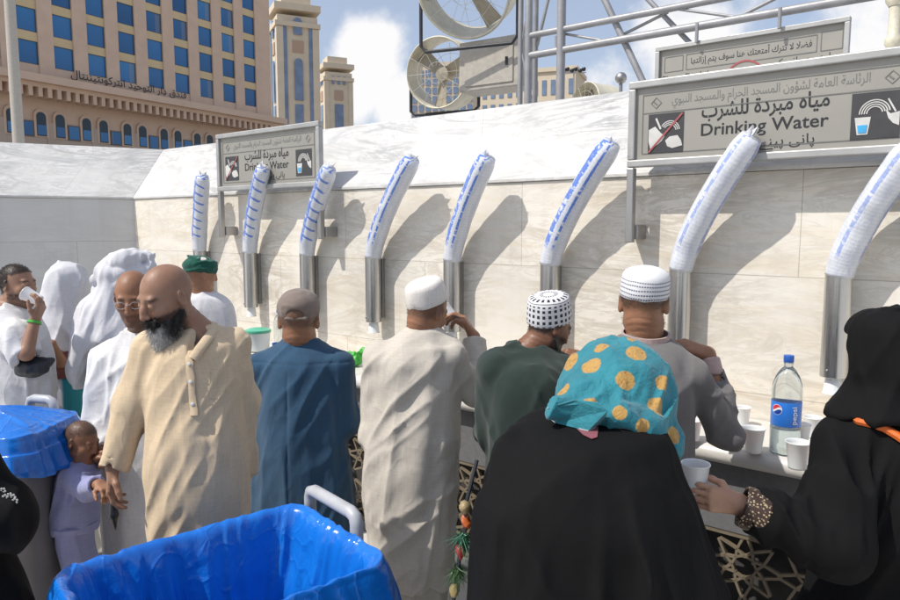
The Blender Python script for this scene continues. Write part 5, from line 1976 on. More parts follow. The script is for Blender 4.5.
g5 = garment(p5, 'kameez', C_beige, rows5, [(ra, [.064, .062, .046]), (la, [.060, .062, .054])],
             [folds(.011, (9, 9, 2.2), 1, mask=zmask(1.0, 1.35, .35)), folds(.007, (13, 13, 5), 4, .5)],
             adds=yoke(nk5, (ra[0], la[0])), subs=[(cap(at(202, 326, Y - .06), at(188, 364, Y - .15), .052, .016), .006)], h=.0055)
mb = MB()
pl_pts = [at(190 + .5 * i, 346 + i * 7, Y) for i in range(12)]
fr5 = loft(rows5)


def on_front(p, f, d=0.006):
    """slide a point towards the viewer until it lies on the surface f = d"""
    q = np.array(p, float)
    for _ in range(60):
        e = float(f(q[None])[0]) - d
        q[1] += e * 0.9 if e < 0 else e * 0.7
    return q


class _Front:
    pass


def surf_front(obj, px, py, d=0.003):
    """front surface point of a finished mesh seen at a photo pixel"""
    V = np.empty(len(obj.data.vertices) * 3, np.float32); obj.data.vertices.foreach_get('co', V)
    V = V.reshape(-1, 3) + origin(obj)
    rel = V - EYE
    dp = rel @ FWD
    u = 450 + rel[:, 0] / dp * FPX; v = 300 - (rel @ V3(0, SP, CP)) / dp * FPX
    m = (u - px) ** 2 + (v - py) ** 2
    idx = np.argsort(m)[:24]
    i = idx[np.argmin(dp[idx])]
    p = V[i]
    return p - unit(p - EYE) * d


ck = [at(182, 322, Y + .06), at(200, 320, Y + .10), at(214, 324, Y + .06), at(214, 330, Y - .01), at(208, 338, Y - .075), at(199, 350, Y - .118), at(193, 359, Y - .130)]
mb = MB(); mb.tube(ck, .017, 10, squash=.45); mb.build('collar', C_beige, p5, smooth=True)
st = [surf_front(g5, 190 + i * .6, 350 + i * 6.5, .004) for i in range(11)]
mb = MB(); mb.tube(st, .013, 8, squash=.22, up=(0, 1, 0)); mb.build('placket', C_beige, p5, smooth=True)
for i in (2, 5, 8):
    b = st[i] - V3(0, .006, 0)
    mb = MB(); mb.lathe([(0, -.002), (.006, -.002), (.0065, .001), (.004, .002), (0, .0015)], 12, b, (V3(1, 0, 0), UP, V3(0, -1, 0))); mb.build('button', M_cup, p5, smooth=True)
pk = [surf_front(g5, x, y, .004) for x, y in ((212, 372), (236, 372), (236, 398), (224, 404), (212, 398))]
mb = MB(); mb.add(pk + [q + V3(0, .006, 0) for q in pk], [(0, 1, 2, 3, 4)] + [(i, (i + 1) % 5, 5 + (i + 1) % 5, 5 + i) for i in range(5)]); mb.build('chest_pocket', C_beige, p5, bevel=.002)
# beard
S = SDF()
S.add(H5.f(ell((0, -.050, -.098), (.056, .050, .052))), .01); S.add(H5.f(ell((0, -.062, -.138), (.040, .036, .045))), .02)
for sx in (-1, 1): S.add(H5.f(cap((sx * .058, -.002, -.052), (sx * .046, -.046, -.088), .013, .02)), .02)
S.add(H5.f(cap((-.026, -.086, -.052), (.026, -.086, -.052), .007, .007)), .008)
S.sub(H5.f(ell((0, -.100, -.068), (.018, .012, .007))), .004)
S.disp(folds(.007, (60, 60, 16), 3))
greyf = lambda P: np.clip((-H5.l(P)[:, 2] - .070 + nz(H5.l(P), 60) * .05) / .035, 0, 1) * np.clip((.062 - np.abs(H5.l(P)[:, 0])) / .02, 0, 1)
tbd = NT('greying beard'); gn = tbd.noise(tbd.coord('Object', (1, 1, .2)), 380, 3)
tbd.color(tbd.mix(tbd.math('MULTIPLY', tbd.attr('grey'), tbd.ramp(gn, [(.3, .6), (.6, 1.0)])), (.018, .016, .015), (.62, .60, .57))); tbd.set(Roughness=.6)
tbd.normal(tbd.bump(gn, .7, .004))
M_gbeard = tbd.m
bo = sdf_obj('beard', S, M_gbeard, p5, .004, (H5.c - .25, H5.c + .25), attrs={'grey': greyf})
bv = np.array([tuple(v.co) for v in bo.data.vertices]) + origin(p5); bn = np.array([tuple(v.normal) for v in bo.data.vertices])
ii = np.random.default_rng(2).choice(len(bv), min(4200, len(bv) * 3))
strands(bo, 'beard_hairs', M_gbeard, bv[ii], unit1 := (lambda a: a / np.linalg.norm(a, axis=1)[:, None])(bn[ii] * .55 + V3(-.05, -.1, -.8) + np.random.default_rng(3).normal(size=(len(ii), 3)) * .25), .022, .0007, 4, .3, attrs=lambda V: {'grey': greyf(V)})
# little dark pouch hanging from his hand
pw = ra[2] + V3(0.0, -.02, -.14)
f = SDF(); f.add(chain([pw + V3(.005, 0, .02), pw + V3(.004, 0, -.03), pw + V3(.008, 0, -.085)], [.012, .015, .003], .01), .01)
po5 = sdf_obj('hanging_pouch', f, M_dark, None, .004, (pw - .15, pw + .12), loc=pw)
tag(po5, 'small black pointed pouch dangling from hand of the beige kameez man', 'pouch')

# ---- bald man with glasses in white towelling
Y = 3.2
p4 = empty('person', (at(140, 450, Y)[0], Y + .05, 0), 'bald person wearing glasses and a white towel wrap half hidden behind beige kameez', 'person', 'people at the drinking water wall')
H4 = Head(at(133, 297, Y), 10, 20, 0, 1.0)
rows4 = [R(332, 122, 160, Y + .06, .06), R(341, 112, 176, Y + .06, .09), R(354, 102, 196, Y + .05, .115), R(372, 97, 200, Y + .05, .13), R(400, 92, 200, Y + .05, .14), R(440, 84, 198, Y + .05, .15), R(480, 94, 198, Y + .05, .15), G(.6, 96, 200, Y + .05, .15), G(.12, 96, 200, Y + .05, .15)]
ra4 = [at(108, 362, Y + .05), at(99, 425, Y), at(104, 460, Y - .18)]
make_body(p4, H4, rows4, [{'p': ra4, 'hand': (V3(.1, -.55, .5), V3(.9, -.1, -.1), .6, -1)}], K_brown, at(143, 335, Y + .06), .0055, lambda q: np.maximum(scalp(q, .065, -.05, .03, .14), beardm(q, .6, -.045)), lid=.7)
eyes(H4, p4, .4)
dsh = at(140, 350, Y)
garment(p4, 'ihram_wrap', C_white, rows4, [([ra4[0], ra4[1], ra4[1] + (ra4[2] - ra4[1]) * .75], [.075, .07, .05])],
        [folds(.013, (9, 9, 4), 12, .75, mask=zmask(.95, 1.1, 1.0, .3)), folds(.010, (9, 9, 2), 13, 0)], h=.007)
mb = MB()
for sx in (-1, 1):
    cx_ = sx * .032
    mb.tube([H4.w(cx_ + .023 * math.cos(a), -.099 + abs(cx_ + .023 * math.cos(a)) * .12, .003 + .017 * math.sin(a)) for a in [2 * math.pi * i / 24 for i in range(25)]], .0016, 6, False)
    mb.tube([H4.w(sx * .055, -.090, .008), H4.w(sx * .074, -.04, .008), H4.w(sx * .078, .015, .012)], .0018, 6)
mb.tube([H4.w(-.009, -.099, .006), H4.w(0, -.104, .009), H4.w(.009, -.099, .006)], .0016, 6)
mb.build('spectacles', M_steel, p4, smooth=True)

# ---- far left man drinking, profile
Y = 3.7
p1 = empty('person', (at(12, 450, Y)[0], Y, 0), 'short haired person in white towel drinking from a cup at far left', 'person', 'people at the drinking water wall')
H1 = Head(at(18, 285, Y), 78, 2, 0, 0.93)
rows1 = [R(303, -4, 24, Y, .07), R(311, -14, 32, Y, .10), R(325, -24, 38, Y, .12), R(345, -26, 44, Y, .135), R(370, -24, 50, Y, .14), R(400, -22, 52, Y, .15), R(440, -22, 52, Y, .15), G(.5, -20, 52, Y, .15), G(.12, -18, 50, Y, .14)]
ra1 = [at(8, 328, Y - .06), at(26, 353, Y - .22), at(35, 320, Y - .16)]
make_body(p1, H1, rows1, [{'p': ra1, 'hand': (V3(.42, .05, .88), V3(-.88, .1, .42), .55, 1)}], K_umber, at(9, 305, Y), .005, lambda q: np.maximum(scalp(q, .055, -.055), beardm(q, .5, -.035)), grow=-.016, lid=.4, hair_n=5000, hair_l=.009)
eyes(H1, p1, 0)
garment(p1, 'ihram_wrap', C_white, rows1, [([ra1[0], ra1[0] + (ra1[1] - ra1[0]) * .5, ra1[1] + V3(-.02, .03, -.02)], [.09, .085, .062])],
        [folds(.016, (9, 9, 4), 22, -.7), folds(.009, (12, 12, 3), 23)], subs=[(ell(at(28, 352, Y - .12), (.055, .09, .05)), .01)], h=.007)
wb = ra1[2] - unit(ra1[2] - ra1[1]) * .012
x, y = frame(ra1[2] - ra1[1])
mb = MB(); mb.lathe([(.030, -.006), (.034, -.006), (.034, .006), (.030, .006), (.030, -.006)], 24, wb, (x, y, unit(ra1[2] - ra1[1])))
mb.build('wristband', M_green, p1, smooth=True)
cp = at(36.5, 299, Y - .10)
mb = MB(); ca = unit(V3(-.86, .05, .42)); x, y = frame(ca)
mb.lathe(CUPP, 22, cp - ca * .02, (x, y, ca))
tag(mb.build('plastic_cup', M_cup, None, cp, smooth=True), 'white cup raised to the mouth of far left drinking man', 'cup')
pc = at(31, 368, Y - .17)
f = SDF(); f.add(ell(pc, (.085, .045, .052)), .01); f.add(cap(pc + V3(-.09, .02, .03), pc + V3(.09, .02, .03), .018), .02); f.disp(folds(.006, (20, 20, 20), 8))
tag(sdf_obj('waist_pouch', f, M_dark, None, .006, (pc - .25, pc + .25), loc=pc), 'black waist pouch over the white towel at far left', 'pouch')

# ---- white hooded person
Y = 4.35
p2 = empty('person', (at(64, 450, Y)[0], Y, 0), 'person seen from behind under a white hooded veil with teal skirt', 'person', 'people at the drinking water wall')
H2 = Head(at(65, 284, Y), 172, 8, 0, .93)
rowsb2 = [R(308, 52, 78, Y, .06), R(320, 44, 84, Y, .10), R(345, 42, 84, Y, .13), R(375, 46, 84, Y, .13), R(420, 48, 85, Y, .14), G(.4, 48, 86, Y, .14), G(.12, 48, 86, Y, .14)]
la2 = [at(46, 322, Y), at(60, 362, Y - .16), at(52, 345, Y - .26)]
make_body(p2, H2, rowsb2, [{'p': la2, 'hand': (V3(-.9, -.1, .25), V3(.1, .9, -.2), .5, 1)}], K_brown, at(65, 308, Y), .007)
garment(p2, 'veil', C_white2, [R(262, 60, 70, Y, .03), R(266, 54, 77, Y, .09), R(276, 49, 84, Y, .125), R(292, 46, 85, Y, .135), R(306, 43, 84, Y, .135), R(318, 40, 86, Y, .145), R(338, 39, 86, Y, .16), R(352, 44, 82, Y, .16), R(362, 54, 72, Y, .14)],
        [], [folds(.014, (9, 9, 3), 31, .35), folds(.016, (8, 8, 4), 33, -.6, mask=zmask(1.2, 1.45, .2))], subs=[(ell(H2.w(0, -.14, -.02), (.07, .09, .09)), .02)], h=.007)
pat2 = lambda V: np.clip((.055 - np.abs(V[:, 0] - at(67, 400, Y)[0])) * 70, 0, 1)
tsk = NT('teal and white panelled cloth'); tsk.color(tsk.mix(tsk.attr('panel'), (.02, .22, .26), (.62, .60, .62))); tsk.set(Roughness=.85)
garment(p2, 'skirt', tsk.m, [R(352, 50, 82, Y, .13), R(372, 48, 84, Y, .14), R(400, 46, 86, Y, .15), G(.5, 46, 88, Y, .16), G(.10, 44, 90, Y, .17)], [], [folds(.012, (10, 10, 1.5), 35)], h=.008, attrs={'panel': pat2})
garment(p2, 'sash', cloth('russet cloth', (.17, .055, .045)), [R(349, 52, 83, Y - .02, .12), R(355, 49, 85, Y - .02, .165), R(368, 49, 85, Y - .02, .165), R(374, 52, 83, Y - .02, .14)], [], [folds(.006, (6, 6, 12), 36)], h=.008)

# ---- big white turban with veil
Y = 3.85
p3 = empty('person', (at(118, 450, Y)[0], Y + .05, 0), 'person seen from behind in a bulky white turban cloth over a stone dress', 'person', 'people at the drinking water wall')
H3 = Head(at(121, 277, Y), 165, 8, 0, .95)
rowsb3 = [R(305, 108, 134, Y, .06), R(318, 94, 150, Y, .11), R(345, 90, 154, Y, .14), R(380, 90, 156, Y, .15), R(420, 88, 158, Y, .16), G(.4, 86, 160, Y, .17), G(.1, 84, 162, Y, .18)]
make_body(p3, H3, rowsb3, [], K_brown, at(121, 308, Y), .007)
garment(p3, 'dress', C_stone, rowsb3, [], [folds(.010, (8, 8, 1.5), 41)], h=.008)
S = SDF()
S.add(loft([R(254, 112, 136, Y, .06), R(260, 103, 144, Y, .11), R(270, 98, 149, Y, .135), R(282, 100, 147, Y, .125), R(294, 95, 149, Y, .13), R(308, 86, 149, Y, .145), R(325, 82, 150, Y, .16), R(336, 84, 148, Y, .165), R(342, 92, 140, Y, .14)]), .01)
for i, (x0, y0, x1, y1, r_) in enumerate(((103, 268, 145, 256, .046), (98, 279, 149, 267, .044), (98, 289, 150, 281, .034))):
    a, b, c = at(x0, y0, Y - .04), at((x0 + x1) / 2, (y0 + y1) / 2 - 1, Y - .105), at(x1, y1, Y - .04)
    S.add(chain([a, b, c], [r_ * .85, r_ * 1.02, r_ * .85]), .005)
S.add(chain([at(94, 312, Y - .05), at(84, 340, Y - .08), at(77, 368, Y - .06), at(80, 384, Y - .05)], [.075, .065, .055, .03]), .05)
S.disp(folds(.012, (11, 11, 3), 44, .35, mask=zmask(1.55, 1.68, 1.0, .0) if 0 else None)); S.disp(folds(.006, (20, 20, 5), 45, .2))
S.sub(ell(H3.w(0, -.15, -.02), (.07, .09, .09)), .02)
sdf_obj('turban_veil', S, C_white2, p3, .007, margin=.025)

# ---- green turban
Y = 4.4
p6 = empty('person', (at(205, 400, Y)[0], Y, 0), 'person in dark green turban and white shirt at the far taps', 'person', 'people at the drinking water wall')
H6 = Head(at(201, 274, Y), 132, 8, 0, .95)
rows6 = [R(292, 192, 216, Y, .06), R(298, 184, 226, Y, .09), R(310, 178, 234, Y, .115), R(335, 176, 238, Y, .13), R(380, 178, 238, Y, .14), G(.5, 178, 238, Y, .14), G(.1, 180, 236, Y, .14)]
make_body(p6, H6, rows6, [], K_tan, at(203, 296, Y), .007)
garment(p6, 'shirt', C_white2, rows6, [], [folds(.008, (9, 9, 3), 51)], h=.008)
S = SDF(); S.add(H6.f(ell((0, .01, .052), (.098, .112, .066))), .01)
for i in range(4): S.add(H6.f(ell((0, .008, .026 + i * .021), (.104 - .006 * i, .118 - .007 * i, .015), rot(0, (-12, 9, -8, 12)[i], (8, -9, 10, -6)[i]))), .006)
S.disp(folds(.005, (14, 14, 40), 52))
S.cut(H6.f(plane((0, 0, .008), (0, 0, -1))), .01)
sdf_obj('turban', S, C_dgreen, p6, .006, (H6.c - .3, H6.c + .3))
S = SDF(); S.add(H6.f(ell((-.025, .02, .066), (.066, .080, .050))), .01)
sdf_obj('skull_cap', S, C_wcap, p6, .006, (H6.c - .3, H6.c + .3))

# ---- blue kameez man with taupe cap
Y = 3.15
p7 = empty('person', (at(302, 450, Y)[0], Y, 0), 'person seen from behind in slate blue kameez and taupe cap', 'person', 'people at the drinking water wall')
H7 = Head(at(299, 321, Y + .02), 184, 10, 0, 1.10)
rows7 = [R(341, 283, 318, Y + .02, .065), R(349, 271, 329, Y + .01, .085), R(360, 262, 337, Y, .11), R(376, 258, 341, Y, .13), R(400, 257, 342, Y, .14), R(440, 257, 345, Y, .15), R(480, 254, 352, Y, .16), R(520, 253, 355, Y, .16), G(.5, 253, 355, Y, .16), G(.12, 256, 350, Y, .15)]
la7 = [at(259, 368, Y), at(253, 425, Y + .02), at(268, 436, Y + .28)]
ra7 = [at(338, 366, Y), at(344, 422, Y + .02), at(336, 432, Y + .28)]
make_body(p7, H7, rows7, [{'p': la7, 'hand': (V3(.3, 1, .1), V3(.5, 0, -1), .5, 1)}, {'p': ra7, 'hand': (V3(-.3, 1, .1), V3(-.5, 0, -1), .5, -1)}], K_brown, at(300, 342, Y + .02), .006,
          lambda q: scalp(q, .05, -.04, .02, .55), hair_n=2500, hair_l=.005, hair_m=M_ghair)
seam7 = Zat(366, Y - .12)
garment(p7, 'kameez', C_blue, rows7, [(la7, [.066, .066, .055]), (ra7, [.066, .064, .055])],
        [folds(.010, (9, 9, 1.6), 61, mask=zmask(1.0, 1.3, .4)), folds(.007, (12, 12, 4), 62, .5), lambda P: -.0035 * np.exp(-((P[:, 2] - seam7 - .02 * np.abs(P[:, 0] - at(300, 366, 3.15)[0])) / .004) ** 2),
         lambda P: -.004 * np.exp(-((P[:, 0] - at(294, 400, 3.15)[0]) / .005) ** 2) * np.clip((seam7 - P[:, 2]) / .05, 0, 1)], adds=yoke(at(300, 345, Y + .02), (la7[0], ra7[0])), h=.007)
collar_ring(p7, C_blue, at(300, 341, Y + .02) - UP * .03, .078, .072, 8, .05)
S = SDF(); S.add(H7.f(ell((0, .012, .052), (.086, .106, .078))), .01); S.add(H7.f(ell((0, -.02, .085), (.074, .08, .04))), .03)
S.cut(H7.f(plane((0, 0, .012), (0, -.18, -1))), .006)
S.sub(H7.f(ell((0, .112, .020), (.036, .035, .020))), .004)
S.add(H7.f(ell((0, -.135, .040), (.070, .055, .006))), .01)
S.add(H7.f(cap((-.038, .098, .006), (.038, .098, .006), .007, .007)), .004)
S.disp(folds(.003, (20, 20, 20), 63))
sdf_obj('cap', S, C_cap, p7, .005, (H7.c - .3, H7.c + .3))

# ---- white capped man in off white kameez
Y = 3.0
p8 = empty('person', (at(418, 450, Y)[0], Y, 0), 'white capped person in off white kameez drinking with a raised hand', 'person', 'people at the drinking water wall')
H8 = Head(at(427, 311, Y + .05), 146, 22, -6, 1.06)
rows8 = [R(327, 405, 440, Y + .04, .065), R(336, 396, 446, Y + .03, .09), R(347, 387, 452, Y + .01, .115), R(362, 378, 456, Y, .135), R(400, 373, 458, Y, .145), R(440, 370, 458, Y, .15), R(480, 365, 456, Y, .155), R(520, 368, 454, Y, .155), R(560, 375, 452, Y, .15), R(578, 380, 451, Y, .145)]
ra8 = [at(450, 354, Y), at(473, 391, Y + .06), at(474, 337, Y + .18)]
la8 = [at(379, 358, Y), at(375, 432, Y + .02), at(392, 440, Y + .26)]
body8 = rows8 + [G(.3, 385, 448, Y, .14)]
make_body(p8, H8, rows8, [{'p': ra8, 'hand': (V3(-.50, .0, .85), V3(-.85, .1, -.5), .62, -1), 'hk': 1.08}, {'p': la8, 'hand': (V3(.2, 1, 0), V3(.4, 0, -1), .5, 1)}], K_brown, at(422, 328, Y + .04), .0055,
          lambda q: scalp(q, .05, -.055, .02, .5), hair_n=2500, hair_l=.006, hair_m=M_ghair)
waist8 = Zat(448, Y - .15)
slit8 = at(452, 540, Y - .1)
garment(p8, 'kameez', C_off, rows8, [([ra8[0], ra8[1], ra8[1] + (ra8[2] - ra8[1]) * .92], [.060, .058, .045]), (la8, [.064, .062, .052])],
        [folds(.012, (9, 9, 2.0), 71, .15, mask=zmask(.95, 1.3, .45)), folds(.010, (10, 10, 5), 72, .8), folds(.012, (5, 5, 9), 73, .25, mask=lambda P: np.exp(-((P[:, 2] - waist8) / .07) ** 2))],
        subs=[(chain([at(449, 495, Y - .10), at(442, 545, Y - .17), at(436, 600, Y - .2)], [.004, .014, .02]), .008)], adds=yoke(at(422, 332, Y + .04), (la8[0], ra8[0])), h=.006)
garment(p8, 'trousers', C_off, [G(.80, 378, 450, Y, .13), G(.5, 385, 450, Y + .01, .135), G(.25, 388, 448, Y + .01, .13), G(.08, 394, 444, Y + .01, .12)], [], [folds(.012, (9, 9, 3), 75)], h=.008)
collar_ring(p8, C_off, at(422, 328, Y + .04) - UP * .03, .078, .072, 10, .042)


def kufi(parent, H, mat, prof, z0=.03, axis=(0, 0, 1), sx=.90, sy=1.09, name='kufi', n=48, back=.012):
    az = unit(axis); ay = -H.R[:, 1]; ay = unit(ay - az * np.dot(ay, az)); ax = (np.cross(ay, az), ay, az)
    mb = MB()
    mb.lathe([(r_ * H.k, h_ * H.k) for r_, h_ in prof], n, H.w(0, back, z0), ax, sx, sy)
    V = np.array(mb.v)
    V += (vn(V * 30)[:, None] - .5) * .004
    return link_mesh(name, V, mb.f, mat, parent, smooth=True, uv=mb.u)


kufi(p8, H8, C_wcap, [(.083, 0), (.0865, 0), (.0885, .004), (.0885, .02), (.0875, .045), (.085, .070), (.080, .084), (.070, .092), (.045, .097), (0, .099)], .034, (-.20, -.20, .95))
S = SDF(); S.add(H8.f(ell((0, -.065, -.105), (.045, .036, .042))), .01); S.add(H8.f(cap((.055, -.01, -.05), (.035, -.055, -.09), .012, .016)), .015); S.disp(folds(.005, (60, 60, 20), 9))
sdf_obj('beard', S, plain('white beard hair', (.62, .60, .58), .6), p8, .005, (H8.c - .25, H8.c + .25))
cp = at(451, 317, Y + .24)
mb = MB(); ca = unit(V3(-.6, .35, .6)); x, y = frame(ca); mb.lathe(CUPP, 22, cp - ca * .03, (x, y, ca))
tag(mb.build('plastic_cup', M_cup, None, cp, smooth=True), 'white cup in the raised hand of white capped man', 'cup')

# ---- green jersey man with dotted kufi
Y = 2.72
p9 = empty('person', (at(530, 450, Y)[0], Y, 0), 'person in dark green top and white kufi with black squares', 'person', 'people at the drinking water wall')
H9 = Head(at(549, 327, Y + .08), 118, 24, 0, .95)
rows9 = [R(345, 508, 548, Y + .06, .07), R(353, 500, 556, Y + .05, .10), R(365, 492, 566, Y + .02, .13), R(386, 487, 571, Y, .145), R(420, 486, 573, Y, .155), R(460, 487, 574, Y, .16), G(.75, 488, 576, Y, .16), G(.1, 490, 574, Y, .15)]
la9 = [at(495, 368, Y), at(491, 432, Y + .05), at(510, 440, Y + .30)]
ra9 = [at(562, 370, Y + .05), at(586, 398, Y + .18), at(584, 358, Y + .30)]
make_body(p9, H9, rows9, [{'p': ra9, 'hand': (V3(-1, .05, .12), V3(-.1, .8, -.6), .55, 1)}, {'p': la9, 'hand': (V3(.3, 1, .1), V3(.4, 0, -1), .5, 1)}], K_dark, at(528, 350, Y + .06), .0055, lambda q: np.maximum(scalp(q, .05, -.05, .012, .9), beardm(q, .95, -.02)), lid=.8, hair_n=2500, hair_l=.004)
eyes(H9, p9, .3)
garment(p9, 'jersey', C_green, rows9, [([ra9[0], ra9[1], ra9[1] + (ra9[2] - ra9[1]) * .8], [.06, .056, .042]), (la9, [.064, .062, .05])], [folds(.010, (8, 8, 3), 81, .5), folds(.007, (12, 12, 4), 82, -.4)], h=.007,
        adds=yoke(at(528, 352, Y + .05), (la9[0], ra9[0])), subs=[(cap(at(530, 336, Y + .05), at(528, 346, Y + .06), .062, .056), .004)])
collar_ring(p9, C_off, at(527, 350, Y + .06) - UP * .012, .072, .07, 16, .024, 'neckband', .004)
S = SDF(); S.add(H9.f(ell((0, -.055, -.100), (.050, .042, .040))), .01)
for sx in (-1, 1): S.add(H9.f(cap((sx * .058, .0, -.045), (sx * .042, -.05, -.09), .010, .016)), .015)
S.disp(folds(.005, (70, 70, 30), 83)); sdf_obj('beard', S, M_beard, p9, .005, (H9.c - .25, H9.c + .25))


def kufi_mat(name, kind):
    t = NT(name)
    tc = t.n('ShaderNodeTexCoord'); sp = t.n('ShaderNodeSeparateXYZ'); t.l(tc.outputs['UV'], sp.inputs[0])
    u, v = sp.outputs[0], sp.outputs[1]
    fr_ = lambda x, k: t.math('FRACT', t.math('MULTIPLY', x, k))
    inside = lambda x, a, b: t.math('MULTIPLY', t.math('GREATER_THAN', x, a), t.math('LESS_THAN', x, b))
    if kind == 'squares':
        side = t.math('MULTIPLY', t.math('MULTIPLY', inside(fr_(u, 24), .22, .72), inside(fr_(v, 11.0), .25, .80)), inside(v, .08, .53))
        top = t.math('MULTIPLY', inside(fr_(u, 20), .25, .75), t.math('ADD', inside(v, .66, .76), inside(v, .84, .91)))
        band = inside(v, .585, .605)
        m = t.math('MINIMUM', t.math('ADD', t.math('ADD', side, top), band), 1.0)
        dark = (.025, .025, .04)
    else:
        rows_ = t.math('MULTIPLY', t.math('MULTIPLY', inside(fr_(v, 13), .30, .62), inside(fr_(u, 60), .12, .78)), inside(v, .08, .56))
        m = rows_; dark = (.06, .07, .14)
    t.color(t.mix(m, (.72, .72, .73), dark)); t.set(Roughness=.85)
    t.normal(t.bump(t.noise(t.coord(), 300, 2), .6, .002))
    return t.m


kprof9 = [(.088, 0), (.0915, 0), (.093, .004), (.0925, .022), (.091, .044), (.089, .066), (.087, .084), (.0855, .094), (.082, .104), (.072, .112), (.056, .116), (.036, .118), (.018, .119), (0, .119)]
kufi(p9, H9, kufi_mat('black squared white kufi cloth', 'squares'), kprof9, .026, (-.06, -.26, .96), .92, 1.07)

# ---- grey jersey man with striped kufi
Y = 2.42
p10 = empty('person', (at(650, 450, Y)[0], Y, 0), 'person in grey jersey and white kufi with dark dashed rows', 'person', 'people at the drinking water wall')
H10 = Head(at(644, 304, Y + .06), 158, 12, 0, 1.03)
rows10 = [R(337, 620, 668, Y + .05, .068), R(346, 610, 680, Y + .04, .09), R(360, 605, 682, Y + .02, .12), R(380, 598, 690, Y, .135), R(410, 597, 692, Y, .145), R(450, 597, 691, Y, .15), R(500, 597, 692, Y, .155), G(.6, 598, 692, Y, .155), G(.1, 600, 690, Y, .15)]
ra10 = [at(690, 377, Y), at(728, 436, Y + .04), at(708, 354, Y + .16)]
la10 = [at(604, 372, Y), at(598, 440, Y + .05), at(624, 430, Y + .3)]
make_body(p10, H10, rows10, [{'p': ra10, 'hand': (V3(-.85, .05, .30), V3(-.3, .4, -.85), .60, -1), 'hk': 1.05}, {'p': la10, 'hand': (V3(.3, 1, .2), V3(.5, 0, -1), .5, 1)}], K_brown, at(645, 335, Y + .05), .005,
          lambda q: np.maximum(scalp(q, .05, -.035, .03, .75), beardm(q, .6, -.03)), hair_n=3500, hair_l=.005)
g10 = garment(p10, 'jersey', C_grey, rows10, [([ra10[0], ra10[1], ra10[1] + (ra10[2] - ra10[1]) * .80], [.058, .052, .042]), (la10, [.058, .054, .045])],
              [folds(.007, (9, 9, 3), 91, .4), folds(.010, (8, 8, 14), 92, .3, mask=lambda P: np.clip((P[:, 0] - ra10[0][0] - .02) / .06, 0, 1))], adds=yoke(at(645, 342, Y + .05), (la10[0], ra10[0])), h=.006)
collar_ring(p10, C_pink, at(645, 337, Y + .05) - UP * .022, .088, .080, 10, .040, gap=None)
S = SDF(); S.add(sleeve([ra10[1], ra10[1] + (ra10[2] - ra10[1]) * .94], [.04, .038]), .01); S.cut(plane(ra10[1] + (ra10[2] - ra10[1]) * .72, -(ra10[2] - ra10[1])), .003)
sdf_obj('shirt_cuff', S, C_pink, p10, .005, (ra10[1] - .3, ra10[1] + .4))
kprof10 = [(.083, 0), (.0865, 0), (.0885, .003), (.089, .018), (.089, .034), (.0885, .050), (.0875, .064), (.085, .074), (.078, .085), (.062, .095), (.04, .101), (.02, .104), (0, .105)]
kufi(p10, H10, kufi_mat('dash rowed white kufi cloth', 'rows'), kprof10, .026, (.03, -.14, .99), .92, 1.07)

# ---- woman in black with teal scarf
Y = 1.52
p11 = empty('person', (at(600, 500, Y)[0], Y, 0), 'person in black abaya and teal headscarf with gold dots', 'person', 'people at the drinking water wall')
H11 = Head(at(622, 392, Y + .20), 166, 34, 0, .93)
rows11 = [R(411, 568, 648, Y + .12, .115), R(418, 540, 654, Y + .10, .145), R(428, 521, 659, Y + .075, .165), R(446, 503, 665, Y + .05, .175), R(470, 494, 672, Y + .02, .18), R(500, 481, 685, Y, .195), R(533, 476, 696, Y, .205), R(565, 475, 708, Y, .21), R(600, 474, 724, Y, .215), G(.7, 460, 735, Y, .23), G(.06, 440, 755, Y, .26)]
ra11 = [at(640, 462, Y + .08), at(664, 545, Y + .22), at(650, 550, Y + .42)]
la11 = [at(526, 462, Y + .06), at(513, 545, Y + .20), at(545, 545, Y + .42)]
make_body(p11, H11, rows11, [{'p': ra11, 'hand': (V3(-.2, 1, .1), V3(-.3, 0, -1), .5, -1)}, {'p': la11, 'hand': (V3(.2, 1, .1), V3(.3, 0, -1), .5, 1)}], K_tan, at(614, 418, Y + .12), .007)
cx11 = at(598, 500, 1.3)[0]


def drapes11(P):
    """long hanging folds down the back of the cloak"""
    o = np.zeros(len(P))
    down = np.clip((1.40 - P[:, 2]) / .5, 0, 1.6)
    for x0, sp, w, a in ((-.20, -.10, .016, .012), (-.11, -.05, .020, .010), (.02, .02, .018, .011), (.10, .05, .015, .013), (.17, .10, .018, .014), (.23, .15, .014, .012)):
        xc = cx11 + x0 * .8 + sp * down + .012 * np.sin(P[:, 2] * 9 + x0 * 40)
        o += a * np.clip(down * 2.2, 0, 1) * np.exp(-((P[:, 0] - xc) / (w * (.7 + .6 * down))) ** 2)
    return o


g11 = garment(p11, 'abaya', C_black, rows11, [(ra11, [.075, .075, .06]), (la11, [.075, .075, .06])], [folds(.020, (6.5, 6.5, 1.0), 101, .08, 1.3, mask=zmask(.9, 1.36, .3)), folds(.010, (10, 10, 2.2), 102, -.45), folds(.008, (9, 9, 3), 107, .6, mask=zmask(1.2, 1.3, 1.0, .2)), drapes11], h=.007, k=.04)
ts = NT('teal scarf with gold dots')
dn = ts.noise(ts.coord('Object', (1, 1, .5)), 150, 5)
teal = ts.ramp(ts.noise(ts.coord(), 9, 4), [(.3, (.006, .145, .19)), (.7, (.009, .20, .25))])
gold = ts.ramp(dn, [(.33, (.24, .12, .04)), (.42, (.40, .225, .055)), (.8, (.46, .28, .07))])
ts.color(ts.mix(ts.ramp(ts.math('ADD', ts.attr('dot'), ts.math('MULTIPLY', ts.math('SUBTRACT', dn, .5), .12)), [(.47, 0.0), (.53, 1.0)]), teal, gold))
ts.set(Roughness=.75, Sheen_Weight=.2)
